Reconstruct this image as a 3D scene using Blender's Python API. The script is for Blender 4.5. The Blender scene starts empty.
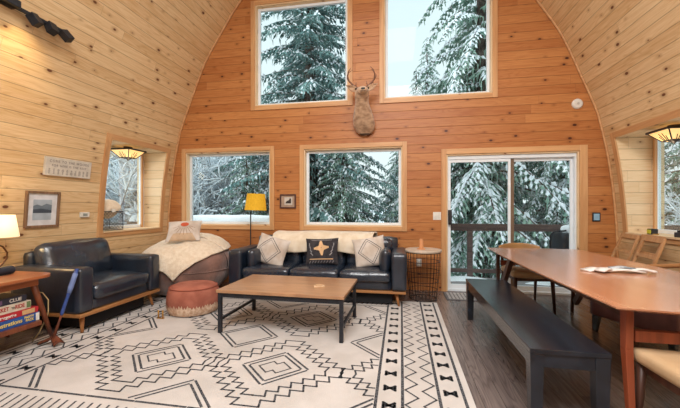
import bpy, bmesh, math, random
from mathutils import Vector, Matrix, noise
R = math.radians
rnd = random.Random(7)
SC = bpy.context.scene
COL = SC.collection
CX0 = -0.535            # centre line of the arched room
YB = 5.27               # inner face of the gable wall
YF = -2.6               # wall behind the camera

# ------------------------------------------------------------------ materials
def newmat(name):
    m = bpy.data.materials.new(name); m.use_nodes = True
    nt = m.node_tree; b = nt.nodes['Principled BSDF']
    return m, nt, b
def lin(c):
    return tuple(((x/255.)/12.92 if x/255. <= .04045 else ((x/255.+.055)/1.055)**2.4) for x in c)
def N(nt, t, **k):
    n = nt.nodes.new(t)
    for a, v in k.items(): setattr(n, a, v)
    return n
def mth(nt, op, a, b=None, c=None, clamp=False):
    n = N(nt, 'ShaderNodeMath', operation=op); n.use_clamp = clamp
    for i, v in enumerate((a, b, c)):
        if v is None: continue
        if isinstance(v, (int, float)): n.inputs[i].default_value = v
        else: nt.links.new(v, n.inputs[i])
    return n.outputs[0]
def vec(nt, x, y, z=0.0):
    n = N(nt, 'ShaderNodeCombineXYZ')
    for i, v in enumerate((x, y, z)):
        if isinstance(v, (int, float)): n.inputs[i].default_value = v
        else: nt.links.new(v, n.inputs[i])
    return n.outputs[0]
def mixc(nt, f, a, b, mode='MIX'):
    n = N(nt, 'ShaderNodeMix', data_type='RGBA', blend_type=mode)
    if isinstance(f, (int, float)): n.inputs[0].default_value = f
    else: nt.links.new(f, n.inputs[0])
    for i, v in ((6, a), (7, b)):
        if isinstance(v, tuple): n.inputs[i].default_value = (*v[:3], 1)
        else: nt.links.new(v, n.inputs[i])
    return n.outputs[2]
def smooth(nt, v, a, b):
    n = N(nt, 'ShaderNodeMapRange', interpolation_type='SMOOTHSTEP')
    nt.links.new(v, n.inputs[0]); n.inputs[1].default_value = a; n.inputs[2].default_value = b
    return n.outputs[0]
def ntex(nt, v, scale, detail=3, rough=.5, dist=0.0):
    n = N(nt, 'ShaderNodeTexNoise'); nt.links.new(v, n.inputs['Vector'])
    n.inputs['Scale'].default_value = scale; n.inputs['Detail'].default_value = detail
    n.inputs['Roughness'].default_value = rough; n.inputs['Distortion'].default_value = dist
    return n.outputs['Fac']
def white(nt, v):
    n = N(nt, 'ShaderNodeTexWhiteNoise', noise_dimensions='3D'); nt.links.new(v, n.inputs['Vector'])
    return n.outputs['Value']

def planks(name, light, dark, knot, board=.145, length=3.2, rough=.45, knots=True, groove=.022, gdark=.45, tone=.5, spec=.35):
    """boards running along UV.x, stacked along UV.y (metres)"""
    m, nt, b = newmat(name)
    uv = N(nt, 'ShaderNodeUVMap'); sp = N(nt, 'ShaderNodeSeparateXYZ'); nt.links.new(uv.outputs[0], sp.inputs[0])
    u, v = sp.outputs[0], sp.outputs[1]
    vb = mth(nt, 'DIVIDE', v, board); idx = mth(nt, 'FLOOR', vb); fr = mth(nt, 'FRACT', vb)
    r1 = white(nt, vec(nt, idx, 3.3, 1.7))
    us = mth(nt, 'ADD', u, mth(nt, 'MULTIPLY', r1, 17.0))
    ub = mth(nt, 'DIVIDE', us, length); uidx = mth(nt, 'FLOOR', ub); ufr = mth(nt, 'FRACT', ub)
    r2 = white(nt, vec(nt, idx, uidx, 9.1))
    off = mth(nt, 'MULTIPLY', r2, 31.0)
    g = ntex(nt, vec(nt, mth(nt, 'MULTIPLY', us, 1.3), mth(nt, 'ADD', mth(nt, 'MULTIPLY', v, 22.0), off), off), 1.6, 4, .55, 1.1)
    fine = ntex(nt, vec(nt, mth(nt, 'MULTIPLY', us, 4.0), mth(nt, 'ADD', mth(nt, 'MULTIPLY', v, 160.0), off), 0.0), 1.0, 2)
    cn = ntex(nt, vec(nt, mth(nt, 'MULTIPLY', us, .55), mth(nt, 'ADD', mth(nt, 'MULTIPLY', v, 5.5), off), off), 1.4, 2, .5, .3)
    ring = mth(nt, 'POWER', mth(nt, 'ADD', mth(nt, 'MULTIPLY', mth(nt, 'SINE', mth(nt, 'MULTIPLY', cn, 85.0)), .5), .5), 3.0)
    gg = mth(nt, 'ADD', mth(nt, 'ADD', mth(nt, 'MULTIPLY', smooth(nt, g, .35, .68), .50), mth(nt, 'MULTIPLY', fine, .25)), mth(nt, 'MULTIPLY', ring, .38))
    f = mth(nt, 'ADD', mth(nt, 'MULTIPLY', gg, 1-tone), mth(nt, 'MULTIPLY', r2, tone), clamp=True)
    col = mixc(nt, f, light, dark)
    h = mth(nt, 'MULTIPLY', fine, .15)
    if knots:
        kv = vec(nt, mth(nt, 'MULTIPLY', us, 2.9), mth(nt, 'ADD', mth(nt, 'MULTIPLY', v, 5.0), off), 0.0)
        vo = N(nt, 'ShaderNodeTexVoronoi', voronoi_dimensions='2D'); nt.links.new(kv, vo.inputs['Vector']); vo.inputs['Scale'].default_value = 1.0
        sc = N(nt, 'ShaderNodeSeparateColor'); nt.links.new(vo.outputs['Color'], sc.inputs[0])
        size = mth(nt, 'MULTIPLY', mth(nt, 'SUBTRACT', sc.outputs[0], .30), .13, clamp=True)
        dd = mth(nt, 'SUBTRACT', vo.outputs['Distance'], size)
        halo = mth(nt, 'MULTIPLY', mth(nt, 'SUBTRACT', 1.0, smooth(nt, dd, -.01, .15)), mth(nt, 'GREATER_THAN', size, .006))
        core = mth(nt, 'MULTIPLY', mth(nt, 'SUBTRACT', 1.0, smooth(nt, dd, -.03, .012)), mth(nt, 'GREATER_THAN', size, .006))
        col = mixc(nt, mth(nt, 'MULTIPLY', halo, .45), col, tuple(.5*x+.5*y for x, y in zip(dark, knot)))
        col = mixc(nt, core, col, knot)
    e = mth(nt, 'MINIMUM', fr, mth(nt, 'SUBTRACT', 1.0, fr))
    ge = mth(nt, 'SUBTRACT', 1.0, smooth(nt, e, groove*.4, groove*1.6))
    e2 = mth(nt, 'MULTIPLY', mth(nt, 'MINIMUM', ufr, mth(nt, 'SUBTRACT', 1.0, ufr)), length/board)
    ge = mth(nt, 'MAXIMUM', ge, mth(nt, 'MULTIPLY', mth(nt, 'SUBTRACT', 1.0, smooth(nt, e2, .004, .014)), .8))
    col = mixc(nt, mth(nt, 'MULTIPLY', ge, 1-gdark), col, tuple(x*.22 for x in dark))
    nt.links.new(col, b.inputs['Base Color'])
    b.inputs['Roughness'].default_value = rough; b.inputs['Specular IOR Level'].default_value = spec
    bp = N(nt, 'ShaderNodeBump'); bp.inputs['Distance'].default_value = .006; bp.inputs['Strength'].default_value = .5
    nt.links.new(mth(nt, 'SUBTRACT', h, ge), bp.inputs['Height']); nt.links.new(bp.outputs[0], b.inputs['Normal'])
    return m

def grain(name, c1, c2, axis='X', rough=.4, freq=18., spec=.4, coat=0.0):
    """plain furniture wood, grain along an object axis"""
    m, nt, b = newmat(name)
    tc = N(nt, 'ShaderNodeTexCoord'); sp = N(nt, 'ShaderNodeSeparateXYZ'); nt.links.new(tc.outputs['Object'], sp.inputs[0])
    s = [freq]*3; s['XYZ'.index(axis)] = freq*.06
    v = vec(nt, *[mth(nt, 'MULTIPLY', sp.outputs[i], s[i]) for i in range(3)])
    g = ntex(nt, v, 1.0, 5, .6, .8)
    nt.links.new(mixc(nt, smooth(nt, g, .3, .72), c1, c2), b.inputs['Base Color'])
    b.inputs['Roughness'].default_value = rough; b.inputs['Specular IOR Level'].default_value = spec
    b.inputs['Coat Weight'].default_value = coat; b.inputs['Coat Roughness'].default_value = .22
    bp = N(nt, 'ShaderNodeBump'); bp.inputs['Distance'].default_value = .001; bp.inputs['Strength'].default_value = .25
    nt.links.new(g, bp.inputs['Height']); nt.links.new(bp.outputs[0], b.inputs['Normal'])
    return m

def plain(name, c1, c2=None, rough=.5, metal=0.0, scale=12., bump=0.0, bscale=None, spec=.5, emit=None, es=0.0, sheen=0.0, bdist=.004):
    m, nt, b = newmat(name)
    c2 = c2 or tuple(x*.82 for x in c1)
    tc = N(nt, 'ShaderNodeTexCoord'); g = ntex(nt, tc.outputs['Object'], scale, 4)
    nt.links.new(mixc(nt, smooth(nt, g, .3, .7), c1, c2), b.inputs['Base Color'])
    b.inputs['Roughness'].default_value = rough; b.inputs['Metallic'].default_value = metal
    b.inputs['Specular IOR Level'].default_value = spec; b.inputs['Sheen Weight'].default_value = sheen
    if bump:
        g2 = ntex(nt, tc.outputs['Object'], bscale or scale*4, 4)
        bp = N(nt, 'ShaderNodeBump'); bp.inputs['Distance'].default_value = bdist; bp.inputs['Strength'].default_value = bump
        nt.links.new(g2, bp.inputs['Height']); nt.links.new(bp.outputs[0], b.inputs['Normal'])
    if emit:
        b.inputs['Emission Color'].default_value = (*emit, 1); b.inputs['Emission Strength'].default_value = es
    return m

def glassmat(name, tint=(1, 1, 1), refl=.10):
    m = bpy.data.materials.new(name); m.use_nodes = True; nt = m.node_tree; nt.nodes.clear()
    o = N(nt, 'ShaderNodeOutputMaterial'); mx = N(nt, 'ShaderNodeMixShader'); t = N(nt, 'ShaderNodeBsdfTransparent'); g = N(nt, 'ShaderNodeBsdfGlossy')
    fr = N(nt, 'ShaderNodeFresnel'); fr.inputs[0].default_value = 1.45
    t.inputs[0].default_value = (*tint, 1); g.inputs['Roughness'].default_value = .02; g.inputs['Color'].default_value = (.8, .8, .8, 1)
    nt.links.new(mth(nt, 'MULTIPLY', fr.outputs[0], refl*3, clamp=True), mx.inputs[0])
    nt.links.new(t.outputs[0], mx.inputs[1]); nt.links.new(g.outputs[0], mx.inputs[2]); nt.links.new(mx.outputs[0], o.inputs[0])
    return m

M = {}
M['gable'] = planks('pine_gable_shaded', lin((198, 136, 80)), lin((160, 94, 48)), lin((70, 30, 18)), .132, 3.4, .42, tone=.45)  # same pine as the sides, with its backlit shade put into the colour
M['side'] = planks('pine_side_lit', lin((232, 204, 160)), lin((198, 158, 108)), lin((104, 60, 36)), .132, 3.6, .45, tone=.34)  # same pine as the gable, daylight put in as a paler colour
M['reveal'] = planks('pine_reveal', lin((234, 210, 174)), lin((216, 184, 140)), lin((130, 86, 58)), .145, 2.2, .5, tone=.45)
M['floor'] = planks('dark_floor', lin((138, 124, 118)), lin((72, 62, 61)), lin((34, 24, 20)), .13, 1.4, .27, knots=False, groove=.012, gdark=.35, tone=.35, spec=1.0)
M['casing'] = grain('pine_casing', lin((214, 166, 116)), lin((190, 138, 90)), 'Z', .42, 14)
M['casing_h'] = grain('pine_casing_long', lin((214, 166, 116)), lin((190, 138, 90)), 'X', .42, 14)
M['casing_y'] = grain('pine_casing_deep', lin((214, 166, 116)), lin((190, 138, 90)), 'Y', .42, 14)
M['vinyl'] = plain('white_vinyl', lin((232, 238, 242)), lin((228, 234, 238)), .6, spec=.25)
M['dark_frame'] = plain('dark_bronze', lin((40, 40, 44)), None, .4)
M['glass'] = glassmat('window_glass', (.93, .965, .965))
M['leather'] = plain('navy_leather', lin((32, 43, 58)), lin((22, 30, 42)), .30, scale=6, bump=.45, bscale=28, spec=1.0, bdist=.006)
M['seatleather'] = plain('navy_seat_leather', lin((38, 49, 64)), lin((26, 34, 46)), .27, scale=5, bump=.55, bscale=11, spec=1.0, bdist=.012)
M['underside'] = plain('matte_black', lin((24, 24, 28)), None, .9)  # also darkens the gap under the seats where shade falls
M['oak'] = grain('honey_oak', lin((180, 128, 80)), lin((150, 100, 58)), 'X', .4)
M['oakleg'] = grain('honey_oak_leg', lin((180, 122, 74)), lin((150, 98, 54)), 'Z', .4)
M['black_metal'] = plain('black_metal', lin((44, 47, 54)), lin((34, 36, 42)), .45, 0.3, 30)
M['brown_strut'] = plain('dark_bronze_wire', lin((66, 58, 54)), None, .4, .5)
M['wire'] = plain('black_wire', lin((36, 36, 40)), None, .4, .6)
M['cream'] = plain('cream_fleece', lin((234, 220, 198)), lin((220, 202, 176)), .95, scale=22, bump=.8, bscale=60, sheen=.3, bdist=.01)
M['cream2'] = plain('ivory_knit', lin((236, 222, 200)), lin((222, 204, 176)), .95, scale=9, bump=.8, bscale=70, sheen=.3)
M['rug'] = plain('cream_rug', lin((206, 200, 195)), lin((190, 184, 178)), .97, scale=3, bump=.8, bscale=160, spec=.1, sheen=.2)
M['ink'] = plain('charcoal_yarn', lin((34, 38, 46)), lin((104, 104, 106)), .95, scale=70, spec=.1)
M['beanbag'] = plain('brown_plush', lin((138, 100, 86)), lin((88, 62, 54)), .7, scale=4, bump=.9, bscale=6, sheen=.6, bdist=.03)
M['pouf'] = plain('terracotta_cloth', lin((172, 104, 84)), lin((148, 84, 66)), .9, scale=8, bump=.6, bscale=90)
M['pouf_band'] = plain('faded_band', lin((222, 198, 172)), lin((190, 150, 122)), .95, scale=30)
M['piping'] = plain('terracotta_piping', lin((150, 76, 56)), None, .9)
M['ctop'] = planks('reclaimed_top', lin((200, 156, 116)), lin((150, 106, 74)), lin((70, 40, 24)), .16, 2.5, .28, knots=False, groove=.01, gdark=.6, tone=.4, spec=.9)
M['ctedge'] = grain('reclaimed_edge', lin((200, 130, 74)), lin((160, 92, 48)), 'X', .45)
M['walnut'] = grain('red_walnut_top', lin((204, 146, 112)), lin((176, 116, 84)), 'Y', .24, 9, 1.0, .8)
M['walnutleg'] = grain('red_walnut_leg', lin((150, 76, 48)), lin((116, 54, 34)), 'Z', .35)
M['walnutdark'] = grain('dark_walnut', lin((92, 58, 44)), lin((60, 36, 28)), 'Z', .4)
M['side_table'] = grain('warm_walnut', lin((176, 104, 62)), lin((140, 76, 42)), 'Y', .3, 12, .5, .2)
M['side_leg'] = grain('warm_walnut_leg', lin((134, 74, 46)), lin((100, 52, 32)), 'Z', .35)
M['blackwood'] = grain('black_stained_wood', lin((38, 46, 56)), lin((16, 21, 28)), 'Y', .24, 7, .6, .7)
M['tan'] = plain('tan_leather', lin((208, 178, 140)), lin((190, 158, 120)), .42, scale=5, bump=.2, bscale=60)
M['tan_dark'] = plain('tan_leather_back', lin((170, 128, 80)), lin((148, 108, 64)), .42, scale=5, bump=.2, bscale=60)
M['purple'] = plain('oxblood_leather', lin((136, 94, 96)), lin((104, 70, 72)), .4, scale=5, bump=.3, bscale=40)
M['ash'] = grain('pale_ash', lin((198, 150, 104)), lin((168, 118, 74)), 'Z', .45)
M['yellow'] = plain('mustard_shade', lin((212, 166, 36)), lin((196, 148, 24)), .8, scale=40, emit=lin((224, 170, 30)), es=.22)
M['lampwhite'] = plain('warm_shade', lin((250, 236, 206)), None, .8, emit=lin((255, 232, 180)), es=1.0)
M['amber'] = plain('amber_glass', lin((246, 214, 150)), lin((236, 190, 110)), .4, scale=18, emit=lin((255, 214, 140)), es=.85)
M['bulb'] = plain('bulb', (1, .9, .7), None, .5, emit=(1, .86, .6), es=9.)
M['whiteplastic'] = plain('white_plastic', lin((236, 232, 222)), None, .4)
M['paper'] = plain('white_paper', lin((232, 226, 220)), lin((214, 206, 200)), .6, scale=14)
M['graypaper'] = plain('printed_paper', lin((196, 200, 204)), lin((110, 118, 124)), .6, scale=16)
M['rust'] = plain('rusty_iron', lin((124, 66, 40)), lin((84, 42, 26)), .7, .3, 25, bump=.4)
M['blue'] = plain('blue_enamel', lin((58, 84, 150)), lin((42, 62, 122)), .4, scale=20)
M['brass'] = plain('brass', lin((196, 146, 66)), None, .35, .6)
M['frame_dk'] = grain('weathered_frame', lin((150, 116, 86)), lin((104, 78, 58)), 'Z', .6, 30)
M['frame_plum'] = grain('plum_frame', lin((96, 62, 56)), lin((60, 38, 36)), 'Z', .5, 30)
M['snow'] = plain('snow', (.86, .90, .93), (.80, .85, .90), .9, scale=3, bump=.5, bscale=14, spec=.2, bdist=.02)
M['needle'] = plain('fir_needles_hazed', lin((160, 186, 170)), lin((108, 140, 128)), .8, scale=1.5, spec=.2)  # needle colour paled to stand in for mist between the trees
M['needle_dk'] = plain('fir_needles_dark_hazed', lin((138, 170, 166)), lin((94, 126, 126)), .8, scale=1.5, spec=.2)  # darker fir, mist likewise put into the colour
M['bark'] = plain('bark', lin((110, 98, 92)), lin((70, 60, 56)), .9, scale=5, bump=.8, bscale=12, bdist=.03)
M['twig'] = plain('grey_twig', lin((160, 156, 154)), lin((118, 112, 110)), .9, scale=5)
M['railwood'] = grain('stained_rail', lin((110, 92, 88)), lin((78, 64, 62)), 'X', .7, 20)
M['deck'] = planks('deck_boards', lin((150, 146, 146)), lin((104, 98, 98)), lin((50, 46, 46)), .14, 3.0, .8, knots=False, tone=.4)
M['grill'] = plain('grill_cover', lin((36, 42, 50)), lin((24, 28, 34)), .6, scale=4, bump=.5, bscale=9, bdist=.02)
M['mat'] = plain('grey_mat', lin((128, 126, 126)), lin((98, 96, 98)), .95, scale=60)
M['bowl'] = plain('spoon_wood', lin((214, 150, 102)), None, .5)
def c(name, rgb, rough=.5, **k):
    if name not in M: M[name] = plain(name, lin(rgb), None, rough, **k)
    return M[name]

# ------------------------------------------------------------------ mesh building
class MB:
    def __init__(s): s.v = []; s.f = []; s.m = []; s.uv = None; s.mi = 0
    def add(s, vs, fs):
        o = len(s.v); s.v += [tuple(p) for p in vs]; s.f += [tuple(i+o for i in f) for f in fs]; s.m += [s.mi]*len(fs); return s
    def box(s, x0, x1, y0, y1, z0, z1):
        return s.add([(x0, y0, z0), (x1, y0, z0), (x1, y1, z0), (x0, y1, z0), (x0, y0, z1), (x1, y0, z1), (x1, y1, z1), (x0, y1, z1)],
                     [(0, 3, 2, 1), (4, 5, 6, 7), (0, 1, 5, 4), (1, 2, 6, 5), (2, 3, 7, 6), (3, 0, 4, 7)])
    def bar(s, a, b, w0, h0, w1=None, h1=None, up=(0, 0, 1)):
        """rectangular bar from a to b: w = sideways, h = along up"""
        a, b = Vector(a), Vector(b); d = (b-a).normalized(); up = Vector(up)
        if abs(d.dot(up)) > .98: up = Vector((0, 1, 0))
        sd = d.cross(up).normalized(); u = sd.cross(d).normalized(); w1 = w0 if w1 is None else w1; h1 = h0 if h1 is None else h1
        vs = []
        for p, w, h in ((a, w0, h0), (b, w1, h1)):
            for i, j in ((-1, -1), (1, -1), (1, 1), (-1, 1)): vs.append(p+sd*(i*w/2)+u*(j*h/2))
        return s.add(vs, [(0, 3, 2, 1), (4, 5, 6, 7), (0, 1, 5, 4), (1, 2, 6, 5), (2, 3, 7, 6), (3, 0, 4, 7)])
    def tube(s, pts, r, n=8, closed=False, cap=True):
        pts = [Vector(p) for p in pts]; rr = r if isinstance(r, (list, tuple)) else [r]*len(pts); vs = []; fs = []; k = len(pts)
        prev = None
        for i, p in enumerate(pts):
            if closed: d = pts[(i+1) % k]-pts[i-1]
            else: d = pts[min(i+1, k-1)]-pts[max(i-1, 0)]
            d = d.normalized() if d.length > 1e-9 else Vector((0, 0, 1))
            if prev is None:
                q = Vector((0, 0, 1)) if abs(d.z) < .9 else Vector((1, 0, 0)); a = d.cross(q).normalized()
            else:
                a = (prev-d*prev.dot(d)); a = a.normalized() if a.length > 1e-6 else d.orthogonal().normalized()
            prev = a; b = d.cross(a)
            for j in range(n):
                t = 2*math.pi*j/n; vs.append(p+(a*math.cos(t)+b*math.sin(t))*rr[i])
        for i in range(k if closed else k-1):
            for j in range(n):
                i2 = (i+1) % k
                fs.append((i*n+j, i*n+(j+1) % n, i2*n+(j+1) % n, i2*n+j))
        if cap and not closed:
            fs.append(tuple(reversed(range(n)))); fs.append(tuple((k-1)*n+j for j in range(n)))
        return s.add(vs, fs)
    def lathe(s, prof, n=28, cx=0, cy=0, cap=True, sx=1, sy=1):
        vs = []; fs = []
        for r, z in prof:
            for j in range(n):
                t = 2*math.pi*j/n; vs.append((cx+sx*r*math.cos(t), cy+sy*r*math.sin(t), z))
        k = len(prof)
        for i in range(k-1):
            for j in range(n): fs.append((i*n+j, i*n+(j+1) % n, (i+1)*n+(j+1) % n, (i+1)*n+j))
        if cap:
            fs.append(tuple(reversed(range(n)))); fs.append(tuple((k-1)*n+j for j in range(n)))
        return s.add(vs, fs)
    def prism(s, poly, z0, z1):
        n = len(poly); vs = [(x, y, z0) for x, y in poly]+[(x, y, z1) for x, y in poly]
        return s.add(vs, [tuple(reversed(range(n))), tuple(range(n, 2*n))]+[(i, (i+1) % n, n+(i+1) % n, n+i) for i in range(n)])
    def soft(s, c0, h, r=.04, n=10, puff=(0, 0, 0), jitter=0, seed=0):
        """rounded, optionally puffed box; c0 = centre, h = half sizes"""
        vs = {}; L = []; fs = []; h = Vector(h); c0 = Vector(c0)
        rx = [min(r, q*.98) for q in h]
        def vert(p):
            key = tuple(round(q, 5) for q in p)
            if key in vs: return vs[key]
            P = Vector([p[i]*h[i] for i in range(3)])
            q = Vector([max(-(h[i]-rx[i]), min(h[i]-rx[i], P[i])) for i in range(3)]); dd = P-q
            e = Vector([dd[i]/rx[i] if rx[i] else 0 for i in range(3)])
            if e.length > 0: e.normalize()
            P = q+Vector([e[i]*rx[i] for i in range(3)])
            for a in range(3):
                b_, c_ = (a+1) % 3, (a+2) % 3
                w = (1-(P[b_]/h[b_])**2)*(1-(P[c_]/h[c_])**2)
                P[a] += puff[a]*max(w, 0)*(1 if p[a] > 0 else -1)*abs(p[a])
            if jitter: P += noise.noise_vector(P*6+Vector((seed*3.1, 0, 0)))*jitter
            L.append(P+c0); vs[key] = len(L)-1; return vs[key]
        def warp(t): return math.sin(t*math.pi/2)*.55+t*.45
        for a in range(3):
            for sg in (-1, 1):
                b_, c_ = (a+1) % 3, (a+2) % 3
                for i in range(n):
                    for j in range(n):
                        q = []
                        for (ii, jj) in ((i, j), (i+1, j), (i+1, j+1), (i, j+1)):
                            p = [0, 0, 0]; p[a] = sg; p[b_] = warp(2*ii/n-1); p[c_] = warp(2*jj/n-1); q.append(vert(p))
                        fs.append(tuple(q) if sg > 0 else tuple(reversed(q)))
        return s.add(L, fs)
    def grid(s, fn, nu, nv):
        vs = [fn(i/nu, j/nv) for i in range(nu+1) for j in range(nv+1)]
        return s.add(vs, [(i*(nv+1)+j, (i+1)*(nv+1)+j, (i+1)*(nv+1)+j+1, i*(nv+1)+j+1) for i in range(nu) for j in range(nv)])
    def xf(s, mat, start=0):
        for i in range(start, len(s.v)): s.v[i] = tuple(mat @ Vector(s.v[i]))
        return s
    def build(s, name, mats, parent=None, smooth_=False, uvf=None, bevel=0.0, loc=None, rot=None):
        me = bpy.data.meshes.new(name); me.from_pydata(s.v, [], s.f); me.update()
        if not isinstance(mats, (list, tuple)): mats = [mats]
        for m in mats: me.materials.append(m)
        if len(mats) > 1: me.polygons.foreach_set('material_index', s.m)
        bm = bmesh.new(); bm.from_mesh(me); bmesh.ops.recalc_face_normals(bm, faces=bm.faces) if not uvf else None
        bm.to_mesh(me); bm.free()
        if uvf:
            ul = me.uv_layers.new(name='UVMap')
            for p in me.polygons:
                for li in p.loop_indices:
                    ul.data[li].uv = uvf(me.vertices[me.loops[li].vertex_index].co, p.normal)
        if smooth_:
            for p in me.polygons: p.use_smooth = True
        o = bpy.data.objects.new(name, me); COL.objects.link(o)
        if parent: o.parent = parent
        if loc: o.location = loc
        if rot: o.rotation_euler = rot
        if bevel:
            md = o.modifiers.new('bevel', 'BEVEL'); md.width = bevel; md.segments = 2; md.limit_method = 'ANGLE'; md.angle_limit = R(40)
        if smooth_ and smooth_ != 'all':
            me.shade_smooth() if False else None
        return o

def autosmooth(o, ang=40):
    me = o.data
    for p in me.polygons: p.use_smooth = True
    me.set_sharp_from_angle(angle=R(ang)); return o
def thing(name, label, cat, loc=(0, 0, 0), rz=0, group=None):
    o = bpy.data.objects.new(name, None); COL.objects.link(o); o.empty_display_size = .1
    o.location = loc; o.rotation_euler = (0, 0, rz); return tag(o, label, cat, group)
def tag(o, label=None, cat=None, group=None, kind=None):
    if label: o['label'] = label
    if cat: o['category'] = cat
    if group: o['group'] = group
    if kind: o['kind'] = kind
    return o
def struct_root(name, loc=(0, 0, 0)):
    o = bpy.data.objects.new(name, None); COL.objects.link(o); o.location = loc; o.empty_display_size = .1; o['kind'] = 'structure'; return o
def text(name, body, size, mat, parent, loc, rot, extrude=.0006, align='CENTER', bold=0.0, sx=1.0, spacing=1.0):
    cu = bpy.data.curves.new(name, 'FONT'); cu.body = body; cu.size = size; cu.extrude = extrude; cu.align_x = align; cu.align_y = 'CENTER'; cu.offset = bold; cu.space_character = spacing
    t = bpy.data.objects.new(name, cu); COL.objects.link(t)
    dg = bpy.context.evaluated_depsgraph_get(); me = bpy.data.meshes.new_from_object(t.evaluated_get(dg))
    bpy.data.objects.remove(t); me.materials.clear(); me.materials.append(mat)
    o = bpy.data.objects.new(name, me); COL.objects.link(o); o.parent = parent; o.location = loc; o.rotation_euler = rot; o.scale = (sx, 1, 1)
    return o
def strip(mb, fn, pts, w, step=.06, lift=.001):
    """flat ribbon following polyline pts (2-D) on the surface fn(x, y) -> (point, normal)"""
    for a, b in zip(pts, pts[1:]):
        a, b = Vector(a), Vector(b); L = (b-a).length
        if L < 1e-6: continue
        d = (b-a)/L; n = Vector((-d.y, d.x))*w/2; k = max(1, int(math.ceil(L/step))); a = a-d*w*.4; b = b+d*w*.4
        vs = []; fs = []
        for i in range(k+1):
            p = a+(b-a)*(i/k)
            for sg in (-1, 1):
                q = p+n*sg; P, Nn = fn(q.x, q.y); vs.append(Vector(P)+Vector(Nn)*lift)
            if i: fs.append((2*i-2, 2*i-1, 2*i+1, 2*i))
        mb.add(vs, fs)

# ------------------------------------------------------------------ room shell
TAB = [(0, 3.50), (.9, 3.48), (1.53, 3.43), (2.03, 3.36), (2.37, 3.29), (2.6, 3.235), (3.05, 3.06), (3.7, 2.79), (4.1, 2.55), (4.74, 2.11), (5.4, 1.5), (6, .8), (6.5, 0)]
def arch(z):
    z = max(0, min(6.5, z))
    for i in range(len(TAB)-1):
        if TAB[i][0] <= z <= TAB[i+1][0]:
            z0, w0 = TAB[i]; z1, w1 = TAB[i+1]; t = (z-z0)/(z1-z0); dz = z1-z0
            def sl(j):
                if j <= 0: return (TAB[1][1]-TAB[0][1])/(TAB[1][0]-TAB[0][0])
                if j >= len(TAB)-1: return (TAB[-1][1]-TAB[-2][1])/(TAB[-1][0]-TAB[-2][0])
                return (TAB[j+1][1]-TAB[j-1][1])/(TAB[j+1][0]-TAB[j-1][0])
            m0, m1 = sl(i)*dz, sl(i+1)*dz
            return (2*t**3-3*t*t+1)*w0+(t**3-2*t*t+t)*m0+(-2*t**3+3*t*t)*w1+(t**3-t*t)*m1
def wx(z, side): return CX0+side*arch(z)
def tilt(z): return math.atan2(arch(z-.05)-arch(z+.05), .1)      # lean of the curved wall, inwards
DZ0, DZ1, DY0, DY1 = .93, 2.18, 3.94, 5.04      # dormer opening
zs = sorted(set([round(i*.1, 3) for i in range(0, 66)]+[DZ0, DZ1]))
arc = {0: 0.0}; acc = 0
for a, b_ in zip(zs, zs[1:]): acc += math.hypot(b_-a, arch(b_)-arch(a)); arc[b_] = acc
def arcz(z):
    k = min(zs, key=lambda q: abs(q-z)); return arc[k]
def uv_side(co, n): return (co.y, arcz(co.z))
ZC = 3.7
for side, nm in ((-1, 'wall_left'), (1, 'wall_right')):
    mb = MB()
    for a, b_ in zip(zs, zs[1:]):
        if b_ > ZC+.001: continue
        for y0, y1 in ((YF, DY0), (DY0, DY1), (DY1, YB)):
            if y0 == DY0 and a >= DZ0-.001 and b_ <= DZ1+.001: continue
            q = [(wx(a, side), y0, a), (wx(a, side), y1, a), (wx(b_, side), y1, b_), (wx(b_, side), y0, b_)]
            mb.add(q, [(0, 1, 2, 3)])
    tag(mb.build(nm, M['side'], smooth_='all', uvf=uv_side), kind='structure')
mb = MB()
for side in (-1, 1):
    for a, b_ in zip(zs, zs[1:]):
        if a < ZC-.001: continue
        mb.add([(wx(a, side), YF, a), (wx(a, side), YB, a), (wx(b_, side), YB, b_), (wx(b_, side), YF, b_)], [(0, 1, 2, 3)])
tag(mb.build('ceiling', M['side'], smooth_='all', uvf=uv_side), kind='structure')
# floor
mb = MB().box(-4.4, 3.4, YF-.1, YB+.12, -.12, 0)
tag(mb.build('floor', M['floor'], uvf=lambda co, n: (co.y, co.x)), kind='structure')

OPEN = {'lw': (-3.665, -2.12, .96, 2.20), 'mw': (-1.545, .02, .96, 2.20), 'dr': (.67, 2.47, 0, 2.055), 'ul': (-2.39, -.82, 2.94, 4.62), 'ur': (-.26, 1.32, 2.94, 4.62)}
def gable(name, y, y2, opens, mat):
    mb = MB(); lv = sorted(set(zs+[q for o in opens for q in o[2:]]))
    for yy in (y, y2):
        for a, b_ in zip(lv, lv[1:]):
            if b_-a < 1e-5: continue
            cuts = sorted([o for o in opens if o[2] <= a+1e-6 and o[3] >= b_-1e-6])
            L = [('l',)]+[q for o in cuts for q in (o[0], o[1])]+[('r',)]
            def X(k, z): return wx(z, -1) if k == ('l',) else wx(z, 1) if k == ('r',) else k
            for i in range(0, len(L), 2):
                mb.add([(X(L[i], a), yy, a), (X(L[i+1], a), yy, a), (X(L[i+1], b_), yy, b_), (X(L[i], b_), yy, b_)], [(0, 1, 2, 3)])
    return tag(mb.build(name, mat, uvf=lambda co, n: (co.x, co.z+.03)), kind='structure')
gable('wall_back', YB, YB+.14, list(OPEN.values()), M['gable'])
REAR = [(-2.2, -.7, .95, 2.3), (-.3, 1.2, .95, 2.3), (-2.2, -.9, 3.0, 4.5), (-.2, 1.1, 3.0, 4.5)]  # unseen windows added behind the camera to let daylight in
gable('wall_front', YF, YF-.14, REAR, M['gable'])

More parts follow.
